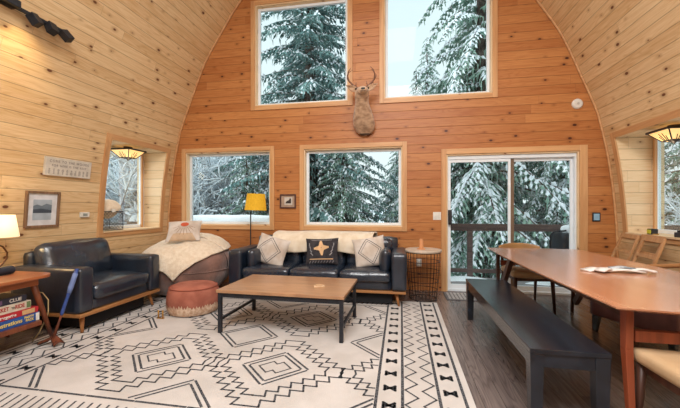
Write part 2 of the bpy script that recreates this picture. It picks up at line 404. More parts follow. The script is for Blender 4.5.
# windows in the gable
def wall_window(name, x0, x1, z0, z1, jambs=True):
    r = struct_root(name, (0, YB, 0)); cw, ct = .07, .022
    # casing boards on the room face
    mb = MB(); mb.box(x0-cw, x0, -ct, 0, z0-cw, z1+cw); mb.box(x1, x1+cw, -ct, 0, z0-cw, z1+cw)
    mb.mi = 1; mb.box(x0, x1, -ct, 0, z1, z1+cw); mb.box(x0, x1, -ct, 0, z0-cw, z0)
    mb.build('window_casing', [M['casing'], M['casing_h']], r, bevel=.003)
    mb = MB(); t = .018
    mb.box(x0, x0+t, 0, .14, z0, z1); mb.box(x1-t, x1, 0, .14, z0, z1); mb.box(x0+t, x1-t, 0, .14, z1-t, z1); mb.box(x0+t, x1-t, 0, .14, z0, z0+t)
    mb.build('window_jamb', M['reveal'], r, uvf=lambda co, n: (co.x+co.z*.7, co.y*1.0+.3))
    mb = MB(); f = .04; a0, a1, b0, b1 = x0+t, x1-t, z0+t, z1-t
    mb.box(a0, a0+f, .075, .125, b0, b1); mb.box(a1-f, a1, .075, .125, b0, b1); mb.box(a0+f, a1-f, .075, .125, b1-f, b1); mb.box(a0+f, a1-f, .075, .125, b0, b0+f)
    mb.build('window_frame', M['vinyl'], r, bevel=.004)
    MB().box(a0+f-.005, a1-f+.005, .098, .102, b0+f-.005, b1-f+.005).build('glass_pane', M['glass'], r)
    return r
for i, k in enumerate(('lw', 'mw', 'ul', 'ur')): wall_window('window_%d' % (i+1), *OPEN[k])
for i, (x0, x1, z0, z1) in enumerate(REAR):  # casing and glass for the added rear windows
    r = struct_root('window_%d' % (7+i), (0, YF, 0)); mb = MB(); cw = .07
    for q in ((x0-cw, x0, z0-cw, z1+cw), (x1, x1+cw, z0-cw, z1+cw), (x0, x1, z1, z1+cw), (x0, x1, z0-cw, z0)): mb.box(q[0], q[1], 0, .02, q[2], q[3])
    mb.build('window_casing', M['casing'], r)
    MB().box(x0, x1, -.1, -.096, z0, z1).build('glass_pane', M['glass'], r)

# sliding door
x0, x1, z0, z1 = OPEN['dr']
r = struct_root('door_1', (0, YB, 0))
mb = MB(); mb.box(x0-.075, x0, -.022, 0, 0, z1+.08); mb.box(x1, x1+.1, -.022, 0, 0, z1+.08); mb.mi = 1; mb.box(x0, x1, -.022, 0, z1, z1+.08)
mb.build('door_casing', [M['casing'], M['casing_h']], r, bevel=.003)
mb = MB(); mb.box(x0, x0+.02, 0, .14, 0, z1); mb.box(x1-.02, x1, 0, .14, 0, z1); mb.box(x0+.02, x1-.02, 0, .14, z1-.02, z1); mb.build('door_jamb', M['reveal'], r, uvf=lambda co, n: (co.x+co.z*.7, co.y+.3))
mb = MB(); mb.box(x0+.02, x1-.02, .03, .14, z1-.075, z1-.02); mb.box(x0+.02, x0+.04, .03, .14, 0, z1-.075); mb.box(x1-.042, x1-.02, .03, .14, 0, z1-.075); mb.box(x0+.02, x1-.02, .02, .14, .001, .035)
mb.build('door_frame', M['vinyl'], r, bevel=.003)
for (a0, a1, y0, y1, hm) in ((x0+.035, 1.585, .045, .08, 'vinyl'), (1.575, x1-.04, .09, .125, 'vinyl')):
    mb = MB(); s_ = .035
    mb.box(a0, a0+s_, y0, y1, .035, z1-.075); mb.box(a1-s_, a1, y0, y1, .035, z1-.075); mb.box(a0+s_, a1-s_, y0, y1, z1-.12, z1-.075); mb.box(a0+s_, a1-s_, y0, y1, .035, .1)
    p = mb.build('sliding_panel', M[hm], r, bevel=.003)
    MB().box(a0+s_, a1-s_, (y0+y1)/2-.002, (y0+y1)/2+.002, .1, z1-.12).build('glass_pane', M['glass'], p)
    if y0 < .05:
        mb = MB(); mb.box(a0-.005, a0+.045, -.02, y0, 1.0, 1.22); mb.box(a0+.0, a0+.04, -.055, -.02, 1.02, 1.20)
        mb.build('door_handle', M['dark_frame'], p, bevel=.004)
        mb = MB(); mb.box(a1-.034, a1-.012, y0-.008, y0, 1.0, 1.09); mb.build('latch', M['vinyl'], p, bevel=.002)
    else:
        MB().box(a0+.012, a0+.062, y0-.02, y0, .035, z1-.075).build('stile_cover', c('bronze_stile', (122, 98, 76), .5), p)
# dormer recesses
XD = 3.79       # half width to the dormer glass
for side, nm in ((-1, 5), (1, 6)):
    xo = CX0+side*XD
    lv = [z for z in zs if DZ0-.001 <= z <= DZ1+.001]
    for yy, jn in ((DY0, 'wall_dormer_near'), (DY1, 'wall_dormer_far')):
        mb = MB()
        for a, b_ in zip(lv, lv[1:]): mb.add([(wx(a, side), yy, a), (xo+side*.1, yy, a), (xo+side*.1, yy, b_), (wx(b_, side), yy, b_)], [(0, 1, 2, 3)])
        tag(mb.build(jn, M['reveal'], uvf=lambda co, n: (co.x, co.z)), kind='structure')
    mb = MB(); mb.add([(wx(DZ1, side), DY0, DZ1), (wx(DZ1, side), DY1, DZ1), (xo+side*.1, DY1, DZ1), (xo+side*.1, DY0, DZ1)], [(0, 1, 2, 3)])
    tag(mb.build('ceiling_dormer', M['reveal'], uvf=lambda co, n: (co.y, co.x)), kind='structure')
    r = struct_root('window_%d' % nm, (xo, 0, 0))
    mb = MB(); mb.box(min(wx(DZ0, side)-xo-side*.035, side*.08), max(wx(DZ0, side)-xo-side*.035, side*.08), DY0, DY1, DZ0-.02, DZ0)
    mb.build('window_sill', M['reveal'], r, uvf=lambda co, n: (co.y, co.x*.4+.5))
    mb = MB(); f = .05; g0, g1 = DZ0, DZ1
    for q in ((DY0, DY0+f, g0, g1), (DY1-f, DY1, g0, g1), (DY0+f, DY1-f, g1-f, g1), (DY0+f, DY1-f, g0, g0+f)): mb.box(-.03, .03, *q)
    mb.build('window_frame', M['vinyl'], r, bevel=.004)
    mb = MB(); e = .035
    for yy in (DY0+f, DY1-f-e): mb.box(-.03-.0*side, .03, yy, yy+e, g0+f, g1-f) if False else None
    for yy in (DY0+f, DY1-f): mb.box(-side*.06, -side*.03, min(yy, yy+(-.03 if yy > 4.5 else .03)), max(yy, yy+(-.03 if yy > 4.5 else .03)), g0, g1) if side < 0 else mb.box(-.06, -.03, min(yy, yy+(-.03 if yy > 4.5 else .03)), max(yy, yy+(-.03 if yy > 4.5 else .03)), g0, g1)
    mb.build('window_stop', M['casing'], r)
    MB().box(-.002, .002, DY0+f-.004, DY1-f+.004, g0+f-.004, g1-f+.004).build('glass_pane', M['glass'], r)
    # casing following the curved wall round the opening
    mb = MB(); cw, ct = .075, .02
    def cp(y, z, o): 
        a = tilt(z); return (wx(z, side)-side*o*math.cos(a)-xo, y, z-o*math.sin(a))
    zz = [DZ0-cw]+lv+[DZ1+cw]
    for y0_, y1_ in ((DY0-cw, DY0), (DY1, DY1+cw)):
        for a, b_ in zip(zz, zz[1:]):
            vs = [cp(y0_, a, 0), cp(y1_, a, 0), cp(y1_, b_, 0), cp(y0_, b_, 0), cp(y0_, a, ct), cp(y1_, a, ct), cp(y1_, b_, ct), cp(y0_, b_, ct)]
            mb.add(vs, [(0, 1, 2, 3), (4, 5, 6, 7), (0, 4, 7, 3), (1, 5, 6, 2), (0, 1, 5, 4), (3, 2, 6, 7)])
    mb.mi = 1
    for a, b_ in ((DZ0-cw, DZ0), (DZ1, DZ1+cw)):
        vs = [cp(DY0, a, 0), cp(DY1, a, 0), cp(DY1, b_, 0), cp(DY0, b_, 0), cp(DY0, a, ct), cp(DY1, a, ct), cp(DY1, b_, ct), cp(DY0, b_, ct)]
        mb.add(vs, [(0, 1, 2, 3), (4, 5, 6, 7), (0, 4, 7, 3), (1, 5, 6, 2), (0, 1, 5, 4), (3, 2, 6, 7)])
    mb.build('window_casing', [M['casing'], M['casing_y']], r)
# cove trim where the gable meets the curve
for k, side in ((1, -1), (2, 1)):
    mb = MB(); pts = [(wx(z, side)-side*.012, YB-.012, z) for z in zs if z < 6.3]
    mb.tube(pts, .016, 6)
    tag(mb.build('trim_%d' % k, M['casing_y'], smooth_='all'), kind='structure')

# ------------------------------------------------------------------ rug
RX0, RX1, RY0, RY1 = -3.39, .46, 1.60, 4.56
def flat(x, y): return (x, y, .012), (0, 0, 1)
mb = MB(); mb.box(RX0, RX1, RY0, RY1, .001, .012); mb.mi = 1
fx0, fx1, fy0, fy1 = -2.77, -.16, 1.89, 4.27
def inkl(pts, w=.014): strip(mb, flat, pts, w*1.15, 9, .0012)
def dashed(a, b, w=.014, on=.19, off=.03):
    a, b = Vector(a), Vector(b); L = (b-a).length; d = (b-a)/L; t = 0
    while t < L-.01: inkl([a+d*t, a+d*min(L, t+on)], w); t += on+off
def cliprect(p, q, x0, x1, y0, y1):
    (ax, ay), (bx, by) = p, q; t0, t1 = 0., 1.; dx, dy = bx-ax, by-ay
    for pp, qq in ((-dx, ax-x0), (dx, x1-ax), (-dy, ay-y0), (dy, y1-ay)):
        if abs(pp) < 1e-9:
            if qq < 0: return None
            continue
        t = qq/pp
        if pp < 0: t0 = max(t0, t)
        else: t1 = min(t1, t)
    if t0 >= t1: return None
    return (ax+t0*dx, ay+t0*dy), (ax+t1*dx, ay+t1*dy)
def inkc(pts, w=.014, m=.02):
    for p, q in zip(pts, pts[1:]):
        k = cliprect(p, q, fx0+m, fx1-m, fy0+m, fy1-m)
        if k: inkl(k, w)
for m_ in (-1, 1):      # two long borders
    cxr = (RX0+RX1)/2
    def bx(o): return cxr+m_*o
    for o in (1.305, 1.475, 1.712, 1.872): dashed((bx(o), RY0+.02), (bx(o), RY1-.03), .018, .5, .006)
    for o, ph in ((1.535, 0), (1.65, 0)):
        pts = []; k = 0; y = RY0+.03
        while y < RY1-.03: pts.append((bx(o+(.042 if k % 2 else -.042)), y)); y += .088; k += 1
        inkl(pts, .011)
    y = RY0+.12; k = 0
    while y < RY1-.06:
        for o in (1.39, 1.79):
            a, h_ = .036, .030
            X = bx(o)
            inkl([(X-a, y-h_), (X-a, y+h_)], .016); inkl([(X+a, y-h_), (X+a, y+h_)], .016)
            inkl([(X-a, y-h_), (X, y), (X-a, y+h_)], .016); inkl([(X+a, y-h_), (X, y), (X+a, y+h_)], .016)
            inkl([(X-a*.8, y), (X+a*.8, y)], .026)
        y += .207; k += 1
for yy, sgn in ((fy0, -1), (fy1, 1)):
    dashed((fx0-.01, yy), (fx1+.01, yy), .016, .35, .02)
    x = fx0+.04
    while x < fx1-.02:
        inkl([(x, yy+sgn*.07), (x+.035, yy+sgn*.2)], .012); x += .062
def dia(cx_, cy_, r_, dbl=True):
    for rr in ((r_, r_-.055) if dbl else (r_,)):
        P = [(cx_-rr, cy_), (cx_, cy_+rr), (cx_+rr, cy_), (cx_, cy_-rr)]
        for i in range(4):
            a, b_ = P[i], P[(i+1) % 4]
            a2 = (a[0]+(b_[0]-a[0])*.05, a[1]+(b_[1]-a[1])*.05); b2 = (a[0]+(b_[0]-a[0])*.97, a[1]+(b_[1]-a[1])*.97)
            inkc([a2, b2], .015)
def stair(cx_, cy_, r_, n=5, w=.013):
    # diamond outline drawn as steps
    s_ = r_/n
    for sx in (-1, 1):
        for sy in (-1, 1):
            pts = [(cx_+sx*r_, cy_)]
            for i in range(n):
                x, y = pts[-1]
                pts.append((x, y+sy*s_)); pts.append((x-sx*s_, y+sy*s_))
            # slant the steps the way the woven lines run
            pts = [(px_+.25*s_*sx*(j % 2), py_) for j, (px_, py_) in enumerate(pts)]
            inkc(pts, w)
for cx_ in (-1.96, -.965):
    for cy_ in (1.32, 2.49, 3.66):
        dia(cx_, cy_, .27)
        inkc([(cx_-.13, cy_), (cx_-.04, cy_+.09), (cx_+.0, cy_+.05), (cx_+.04, cy_+.09), (cx_+.13, cy_)], .011)
        inkc([(cx_-.13, cy_), (cx_-.04, cy_-.09), (cx_+.0, cy_-.05), (cx_+.04, cy_-.09), (cx_+.13, cy_)], .011)
        stair(cx_, cy_, .40, 6); stair(cx_, cy_, .52, 7)
for cy_ in (1.905, 3.075, 4.245):
    for cx_ in (-1.462, fx0, fx1): dia(cx_, cy_, .30)
for cx_ in (fx0, fx1):
    for cy_ in (2.49, 3.66):
        stair(cx_, cy_, .17, 3); stair(cx_, cy_, .27, 4)
rug = mb.build('rug', [M['rug'], M['ink']])
tag(rug, 'large cream area rug with charcoal stepped diamonds and bow-tie borders on the wood floor', 'rug')

# ------------------------------------------------------------------ sofa
def tapered_leg(mb, top, foot, r0=.024, r1=.014): mb.tube([top, foot], [r0, r1], 12)
def make_sofa():
    W, Dp = 2.39, .84; hw = W/2
    t = thing('sofa', 'long navy leather three-seat sofa on oak legs under the middle window', 'sofa', (-1.125, 4.24, 0))
    aw = .19
    for sx in (-1, 1):
        MB().soft((sx*(hw-aw/2), .40, .445), (aw/2, .40, .235), .035, 8, (.004, 0, 0)).build('armrest', M['leather'], t, smooth_='all')
    MB().soft((0, .42, .265), (hw-aw, .38, .06), .02, 8).build('base', M['leather'], t, smooth_='all')
    MB().box(-hw+.01, hw-.01, .01, .80, .176, .206).build('rail', M['oak'], t, bevel=.004)
    MB().box(-hw+.18, hw-.18, .10, .78, .03, .176).build('lining_shadow_box', M['underside'], t)  # black box added under the seat: lining and shadow in one
    MB().soft((0, .80, .52), (hw-aw*.6, .07, .31), .05, 10).build('back_frame', M['leather'], t, smooth_='all')
    w3 = (W-2*aw)/3
    for i in range(3):
        x = -W/2+aw+w3*(i+.5)
        MB().soft((x, .355, .375), (w3/2-.004, .36, .07), .055, 14, (0, .006, .028), .008, i).build('seat_cushion', M['seatleather'], t, smooth_='all')
        MB().soft((x, .665, .60), (w3/2-.004, .085, .215), .07, 12, (0, .02, .012), .006, i+5).build('back_cushion', M['seatleather'], t, smooth_='all')
    for sx in (-1, 1):
        for y in (.10, .72):
            mb = MB(); tapered_leg(mb, (sx*(hw-.13), y, .175), (sx*(hw-.095), y+(-.03 if y < .4 else .03), 0.012 if y<.33 else 0)); mb.build('leg', M['oakleg'], t, smooth_='all')
    return t
make_sofa()
MB().soft((-2.02, 4.46, .55), (.05, .17, .13), .05, 10, (.04, .0, .0), .004).build('bolster_cushion', M['leather'], smooth_='all')
tag(bpy.data.objects['bolster_cushion'], 'navy leather side cushion propped against the left arm of the long sofa', 'cushion', 'navy side cushions')
o = MB().soft((-.20, 4.52, .565), (.05, .19, .145), .05, 10, (.04, .0, .0), .004, 3).build('bolster_cushion', M['leather'], smooth_='all')
tag(o, 'navy leather side cushion propped against the right arm of the long sofa', 'cushion', 'navy side cushions')

# throw over the sofa back
def throw(u, v):
    # u along X, v along the drape: behind -> top -> front
    x = -1.88+u*1.52
    path = [(5.135, .66), (5.14, .80), (5.10, .858), (5.03, .868), (4.93, .862), (4.845, .835), (4.795, .77), (4.775, .68), (4.768, .60)]
    t = v*(len(path)-1); i = min(int(t), len(path)-2); f = t-i
    y = path[i][0]*(1-f)+path[i+1][0]*f; z = path[i][1]*(1-f)+path[i+1][1]*f
    wob = noise.noise(Vector((x*3.2, v*3, 1.5)))
    edge = -.02*math.sin(u*9)*v
    if u > .9: x -= (u-.9)*.3*v
    return (x+.015*math.sin(v*7), y-.012-.014*max(0, wob), z+.012*wob+edge+.014)
mb = MB(); mb.grid(throw, 60, 32); o = mb.build('throw_blanket', M['cream2'], smooth_='all'); md = o.modifiers.new('s', 'SOLIDIFY'); md.thickness = .02; md.offset = 1
tag(o, 'cream knitted throw draped over the back of the long sofa', 'blanket')

# ------------------------------------------------------------------ pillows
def pil(u, v, w, h, t, sgn):
    # u, v in -1..1
    e = max(0., (1-abs(u)**2.6))*max(0., (1-abs(v)**2.6)); th = t*(e**.5)*.5
    pinch = 1-.07*(1-abs(u)**2)*(abs(v)**4); pinch2 = 1-.07*(1-abs(v)**2)*(abs(u)**4)
    return Vector((u*w/2*pinch2, sgn*(-th), v*h/2*pinch))
def pillow_mesh(w, h, t, n=22):
    mb = MB()
    for sgn in (1, -1): mb.grid(lambda a, b_: pil(2*a-1, 2*b_-1, w, h, t, sgn), n, n)
    return mb
def pillow_surf(w, h, t):
    def f(x, y):
        u, v = max(-.999, min(.999, 2*x/w)), max(-.999, min(.999, 2*y/h)); return pil(u, v, w, h, t, 1), (0, -1, 0)
    return f
def pillow(label, loc, rot, w, h, t, base, name='throw_pillow', group=None, deco=None):
    mb = pillow_mesh(w, h, t); mats = [base]
    if deco: mats += deco(mb, pillow_surf(w, h, t), w, h)
    o = mb.build(name, mats, smooth_='all', loc=loc, rot=rot)
    return tag(o, label, 'pillow', group)
def deco_diamond(mb, sf, w, h):
    mb.mi = 1
    P = [(-.02, h*.44), (w*.36, .02), (.02, -h*.44), (-w*.36, -.0), (-.02, h*.44)]
    for P_, lw in ((P, .009), ([(x*.78, y*.8) for x, y in P], .006)):
        for a, b_ in zip(P_, P_[1:]):
            a, b_ = Vector(a), Vector(b_); L = (b_-a).length; t = 0
            while t < L: strip(mb, sf, [a+(b_-a)*(t/L), a+(b_-a)*(min(L, t+.02)/L)], lw, .03, .003); t += .03
    return [M['ink']]
def deco_star(mb, sf, w, h):
    mb.mi = 1
    for a in range(4):
        t = a*math.pi/2+.1
        for k in range(5):
            s0 = .015+.02*k; wd = .06-.012*k
            p = Vector((math.cos(t)*s0, math.sin(t)*s0+.04)); n = Vector((-math.sin(t), math.cos(t)))*wd/2
            strip(mb, sf, [p-n, p+n], .02, .02, .003)
    strip(mb, sf, [(-.16, -.115), (.16, -.115)], .012, .03, .003)
    mb.mi = 2
    for k in range(9): strip(mb, sf, [(-.17+.04*k, -.17), (-.15+.04*k, -.14)], .008, .02, .003)
    for s_ in (-1, 1):
        for k in range(4): strip(mb, sf, [(s_*(.12+.018*k), -.06+.045*k), (s_*(.15+.008*k), -.03+.045*k)], .014, .03, .003)
    strip(mb, sf, [(-.14, .155), (.14, .155)], .008, .03, .003)
    return [c('star_tan', (226, 184, 138), .9), c('grey_weave', (150, 146, 148), .9)]
def deco_sun(mb, sf, w, h):
    mb.mi = 1
    for k in range(9):
        y = -.036+.009*k; r_ = math.sqrt(max(0, .0405**2-y*y)); strip(mb, sf, [(.01-r_*1.25, .07+y), (.01+r_*1.25, .07+y)], .0095, .02, .004)
    mb.mi = 2
    for k in range(9):
        a = math.pi*(1.08+.84*k/8); strip(mb, sf, [(.01+math.cos(a)*.07, .05+math.sin(a)*.05), (.01+math.cos(a)*.15, .05+math.sin(a)*.17)], .005, .03, .003)
    mb.mi = 3
    for k in range(9):
        y = -.19+.012*k; strip(mb, sf, [(-.17+.006*k, y), (.17-.006*k, y)], .0125, .02, .002)
    return [c('sun_orange', (204, 92, 60), .9), c('sun_ray', (150, 110, 84), .9), c('sand_weave', (204, 176, 146), .95)]
M['pil_cream'] = plain('natural_weave', lin((214, 204, 194)), lin((192, 176, 160)), .95, scale=7, bump=.6, bscale=120)
M['pil_dark'] = plain('charcoal_weave', lin((62, 58, 62)), lin((40, 38, 42)), .95, scale=24, bump=.6, bscale=120)
pillow('cream woven pillow with dotted diamond, tilted at the left end of the long sofa', (-1.81, 4.53, .645), (R(-16), R(13), R(-10)), .50, .42, .16, M['pil_cream'], deco=deco_diamond)
pillow('charcoal pillow with a tan star in the middle of the long sofa', (-1.09, 4.61, .64), (R(-16), R(-2), R(4)), .47, .38, .15, M['pil_dark'], deco=deco_star)
pillow('cream woven pillow with dotted diamond at the right end of the long sofa', (-.415, 4.555, .655), (R(-16), R(-9), R(8)), .44, .41, .15, M['pil_cream'], deco=deco_diamond)

# ------------------------------------------------------------------ armchair (faces +X)
def make_armchair():
    t = thing('armchair', 'wide navy leather armchair with oak rail against the left wall', 'armchair', (-3.055, 3.32, 0), R(90))
    # local: front is -Y, built facing -Y; width along X
    W, Dp = 1.12, .86; hw = W/2; aw = .17
    for sx in (-1, 1): MB().soft((sx*(hw-aw/2), .43, .435), (aw/2, .42, .225), .035, 8, (.004, 0, 0)).build('armrest', M['leather'], t, smooth_='all')
    MB().soft((0, .42, .265), (hw-aw+.01, .38, .055), .02, 8).build('base', M['leather'], t, smooth_='all')
    MB().box(-hw+.01, hw-.01, .01, .82, .175, .21).build('rail', M['oak'], t, bevel=.004)
    MB().box(-hw+.16, hw-.16, .12, .80, .03, .176).build('lining_shadow_box', M['underside'], t)  # dark box added here too, lining plus the shadow below the chair
    MB().soft((0, .81, .50), (hw-aw*.7, .055, .29), .045, 8).build('back_frame', M['leather'], t, smooth_='all')
    MB().soft((0, .36, .385), (hw-aw-.004, .36, .08), .06, 14, (0, .006, .03), .008, 9).build('seat_cushion', M['seatleather'], t, smooth_='all')
    mb = MB(); mb.soft((0, 0, 0), (hw-aw+.03, .09, .215), .08, 14, (0, .04, .02), .012, 12); mb.xf(Matrix.Translation((0, .66, .655)) @ Matrix.Rotation(R(-14), 4, 'X'))
    mb.build('back_cushion', M['seatleather'], t, smooth_='all')
    for sx in (-1, 1):
        for y in (.10, .74):
            mb = MB(); tapered_leg(mb, (sx*(hw-.11), y, .178), (sx*(hw-.075), y+(-.04 if y < .4 else .03), .012 if y<.4 else 0), .025, .014); mb.build('leg', M['oakleg'], t, smooth_='all')
    return t
make_armchair()

# ------------------------------------------------------------------ bean bag with fleece and sun pillow
def bean(th, ph, off=0.):
    # th 0..pi from top; ph azimuth
    ct, st = math.cos(th), math.sin(th); p_ = 2.5
    k = (abs(ct)**p_+abs(st)**p_)**(-1/p_)
    z = .40+(.36 if ct > 0 else .40)*k*ct*(1.0 if ct > 0 else 1.0); r_ = .64*k*st
    x, y = r_*math.cos(ph)*1.0, r_*math.sin(ph)*.93
    z += max(0, ct)*(.10*math.sin(ph)*st+.04)
    z -= .05*math.exp(-((x)**2+(y+.1)**2)/.05) if ct > 0 else 0
    P = Vector((x, y, z)); w = noise.noise(P*2.3+Vector((4, 1, 2)))*.05+noise.noise(Vector((ph*2.4, z*3, 0)))*.02
    n_ = Vector((x, y, (z-.4)*1.4)).normalized(); P += n_*(w+off); P.z = max(P.z, 0.0); return P
t = thing('bean_bag', 'big brown plush bean bag chair in the left corner under a cream fleece', 'bean bag', (-3.12, 4.50, 0))
mb = MB(); mb.grid(lambda a, b_: bean(a*math.pi, b_*2*math.pi), 36, 64); mb.build('bag', M['beanbag'], t, smooth_='all')
mb = MB(); mb.tube([bean(1.62, q/48*2*math.pi, .004) for q in range(48)], .007, 6, True); mb.build('seam', M['beanbag'], t, smooth_='all')
def fleece_edge(ph):
    d = math.degrees(ph) % 360
    # camera looks from -Y: azimuth 270 faces it
    pts = [(0, 1.02), (30, 1.05), (60, 1.2), (120, 1.35), (165, 1.4), (200, 1.44), (262, 1.46), (276, 1.5), (288, 1.84), (297, 1.55), (312, 1.22), (335, 1.04), (360, 1.02)]
    for (a, x), (b_, y) in zip(pts, pts[1:]):
        if a <= d <= b_: return x+(y-x)*(d-a)/(b_-a)
mb = MB(); mb.grid(lambda a, b_: bean(a*fleece_edge(b_*2*math.pi)+.0001, b_*2*math.pi, .022+.012*noise.noise(Vector((b_*30, a*4, 0)))), 30, 90)
o = mb.build('fleece_blanket', M['cream'], smooth_='all', loc=(-3.12, 4.50, 0)); md = o.modifiers.new('s', 'SOLIDIFY'); md.thickness = .018; md.offset = 1
tag(o, 'cream fleece blanket spread over the brown bean bag', 'blanket')
pillow('cream pillow with an orange sun lying on the fleece blanket', (-3.06, 4.36, .92), (R(-44), R(-2), R(24)), .46, .38, .13, M['pil_cream'], deco=deco_sun)

# ------------------------------------------------------------------ pouf
t = thing('floor_pouf', 'round terracotta pouf with a faded cream lower band on the rug', 'pouf', (-2.455, 3.68, .012))
prof = [(.0, 0), (.20, .0), (.262, .015), (.286, .05), (.296, .09)]
mb = MB(); mb.lathe([(.001, .33), (.15, .335), (.225, .325), (.265, .30), (.288, .25), (.297, .19), (.298, .14), (.292, .08), (.285, .05), (.262, .012), (.20, 0), (.001, 0)], 40)
mb.build('body', M['pouf'], t, smooth_='all')
mb = MB(); n = 120; vs = []; fs = []
for j in range(n):
    a = 2*math.pi*j/n; hi = .100+.03*rnd.random()+(.016 if j % 2 else -.012)
    for r_, z in ((.268, .013), (.290, .05), (.2965, .08), (.302, hi)): vs.append((r_*math.cos(a), r_*math.sin(a), z))
for j in range(n):
    for i in range(3): fs.append((j*4+i, ((j+1) % n)*4+i, ((j+1) % n)*4+i+1, j*4+i+1))
mb.add(vs, fs); mb.build('fringe_band', M['pouf_band'], t, smooth_='all')
mb = MB(); mb.tube([(.268*math.cos(a*.1309), .268*math.sin(a*.1309), .303) for a in range(48)], .005, 6, True); mb.build('piping', M['piping'], t, smooth_='all')

# ------------------------------------------------------------------ coffee table
t = thing('coffee_table', 'reclaimed wood coffee table on a black metal frame, on the rug', 'coffee table', (-1.145, 3.44, .012), R(-1.5))
hw, hd, zt = .645, .40, .43
mb = MB(); mb.box(-hw, hw, -hd, hd, zt-.03, zt); mb.build('tabletop', M['ctop'], t, uvf=lambda co, n: (co.x+3, co.y+.31), bevel=.004)
mb = MB(); e = .036
for x in (-1, 1):
    for y in (-1, 1):
        MB().box(x*(hw-.03)-e/2, x*(hw-.03)+e/2, y*(hd-.03)-e/2, y*(hd-.03)+e/2, 0, zt-.032).build('leg', M['black_metal'], t, bevel=.003)
for y in (-1, 1): mb.box(-hw+.045, hw-.045, y*(hd-.03)-.012, y*(hd-.03)+.012, zt-.075, zt-.032)
for x in (-1, 1): mb.box(x*(hw-.03)-.012, x*(hw-.03)+.012, -hd+.045, hd-.045, zt-.075, zt-.032)
mb.build('apron', M['black_metal'], t)
for x in (-1, 1): MB().box(x*(hw-.03)-.011, x*(hw-.03)+.011, -hd+.045, hd-.045, .12, .145).build('stretcher', M['black_metal'], t)
for x in (-1, 1): MB().bar((x*(hw-.12), 0, .355), (x*(hw-.30), 0, .355), .01, .01).build('brace', M['black_metal'], t) if False else MB().bar((x*(hw-.05), hd-.03, .20), (x*(hw-.36), hd-.03, .36), .016, .016).build('brace', M['black_metal'], t)
mb = MB()
for s_ in (-1, 1):
    pts = []
    for k in range(27): pts.append((-.45+.9*k/26, hd-.10, .345+(.012 if k % 2 else -.012)))
mb.tube(pts, .006, 6); mb.build('spring_wire', M['brown_strut'], t, smooth_='all')
# coaster like plaque on it
zc = zt+.012
t = thing('wooden_coaster', 'small pale wooden coaster block lying on the coffee table', 'coaster', (-.83, 3.37, zc), R(20))
MB().prism([(-.055, -.035), (.01, -.045), (.055, -.03), (.06, .02), (.01, .045), (-.05, .035)], 0, .012).build('base', c('coaster_wood', (222, 190, 152), .6), t, bevel=.003)
MB().prism([(-.035, -.02), (.035, -.02), (.035, .02), (-.035, .02)], .012, .022).build('top', c('coaster_top', (206, 168, 128), .6), t, bevel=.003)

# ------------------------------------------------------------------ black bench
t = thing('bench', 'long black-stained wooden bench beside the dining table', 'bench', (.93, 3.05, 0))
hx, hy, zt = .208, .97, .45
mb = MB(); mb.box(-hx, hx, -hy, hy, zt-.028, zt); mb.build('seat', M['blackwood'], t, bevel=.004)
mb = MB()
for x in (-1, 1): mb.box(x*(hx-.022)-.012, x*(hx-.022)+.012, -hy+.07, hy-.07, zt-.105, zt-.028)
for y in (-1, 1): mb.box(-hx+.07, hx-.07, y*(hy-.022)-.012, y*(hy-.022)+.012, zt-.105, zt-.028)
mb.build('apron', M['blackwood'], t)
for x in (-1, 1):
    for y in (-1, 1):
        mb = MB(); mb.bar((x*(hx-.04), y*(hy-.04), zt-.028), (x*(hx-.04), y*(hy-.04), 0), .075, .075, .06, .06); mb.build('leg', M['blackwood'], t, bevel=.003)

# ------------------------------------------------------------------ dining table
t = thing('dining_table', 'long reddish walnut dining table with thin top on the right', 'dining table', (1.62, 3.27, 0))
poly = []
for k in range(13):      # far end slightly bowed
    s_ = k/12; poly.append((-.535+1.05*(1-s_)*0+1.05*s_, 1.32+.035*math.sin(math.pi*s_)))
for k in range(9): s_ = (k+1)/10; poly.append((.515+.045*math.sin(math.pi*s_), 1.32-2.64*s_))
for k in range(13): s_ = k/12; poly.append((.515-1.05*s_, -1.32-.06*math.sin(math.pi*s_)))
for k in range(9): s_ = (k+1)/10; poly.append((-.535-.025*math.sin(math.pi*s_), -1.32+2.64*s_))
poly = poly[::-1]
n = len(poly); mb = MB()
inn = [(x*.965, y*.985) for x, y in poly]
vs = [(x, y, .722) for x, y in inn]+[(x, y, .734) for x, y in poly]+[(x, y, .742) for x, y in poly]
mb.add(vs, [tuple(range(n)), tuple(reversed(range(2*n, 3*n)))]+[(k*n+i, k*n+(i+1) % n, (k+1)*n+(i+1) % n, (k+1)*n+i) for k in (0, 1) for i in range(n)])
mb.build('tabletop', M['walnut'], t)
mb = MB()
for x in (-1, 1): mb.box(x*.40-.012, x*.40+.012, -1.15, 1.15, .65, .722)
mb.build('apron', M['walnutdark'], t)
for y in (-1, 1): MB().box(-.40, .40, y*1.22-.018, y*1.22+.018, .54, .60).build('stretcher', M['walnutleg'], t, bevel=.004)
for x in (-1, 1):
    for y in (-1, 1):
        mb = MB(); mb.bar((x*.43, y*1.22, .722), (x*.43, y*1.22, .50), .034, .060, .038, .048); mb.bar((x*.43, y*1.22, .50), (x*.415, y*1.24, 0), .038, .048, .028, .028)
        lg = mb.build('leg', M['walnutleg'] if y < 0 else M['walnutdark'], t, bevel=.003)
        if y > 0: MB().bar((x*.43, 1.19, .12), (x*.43, .70, .70), .045, .07).build('brace', M['walnutdark'], lg)

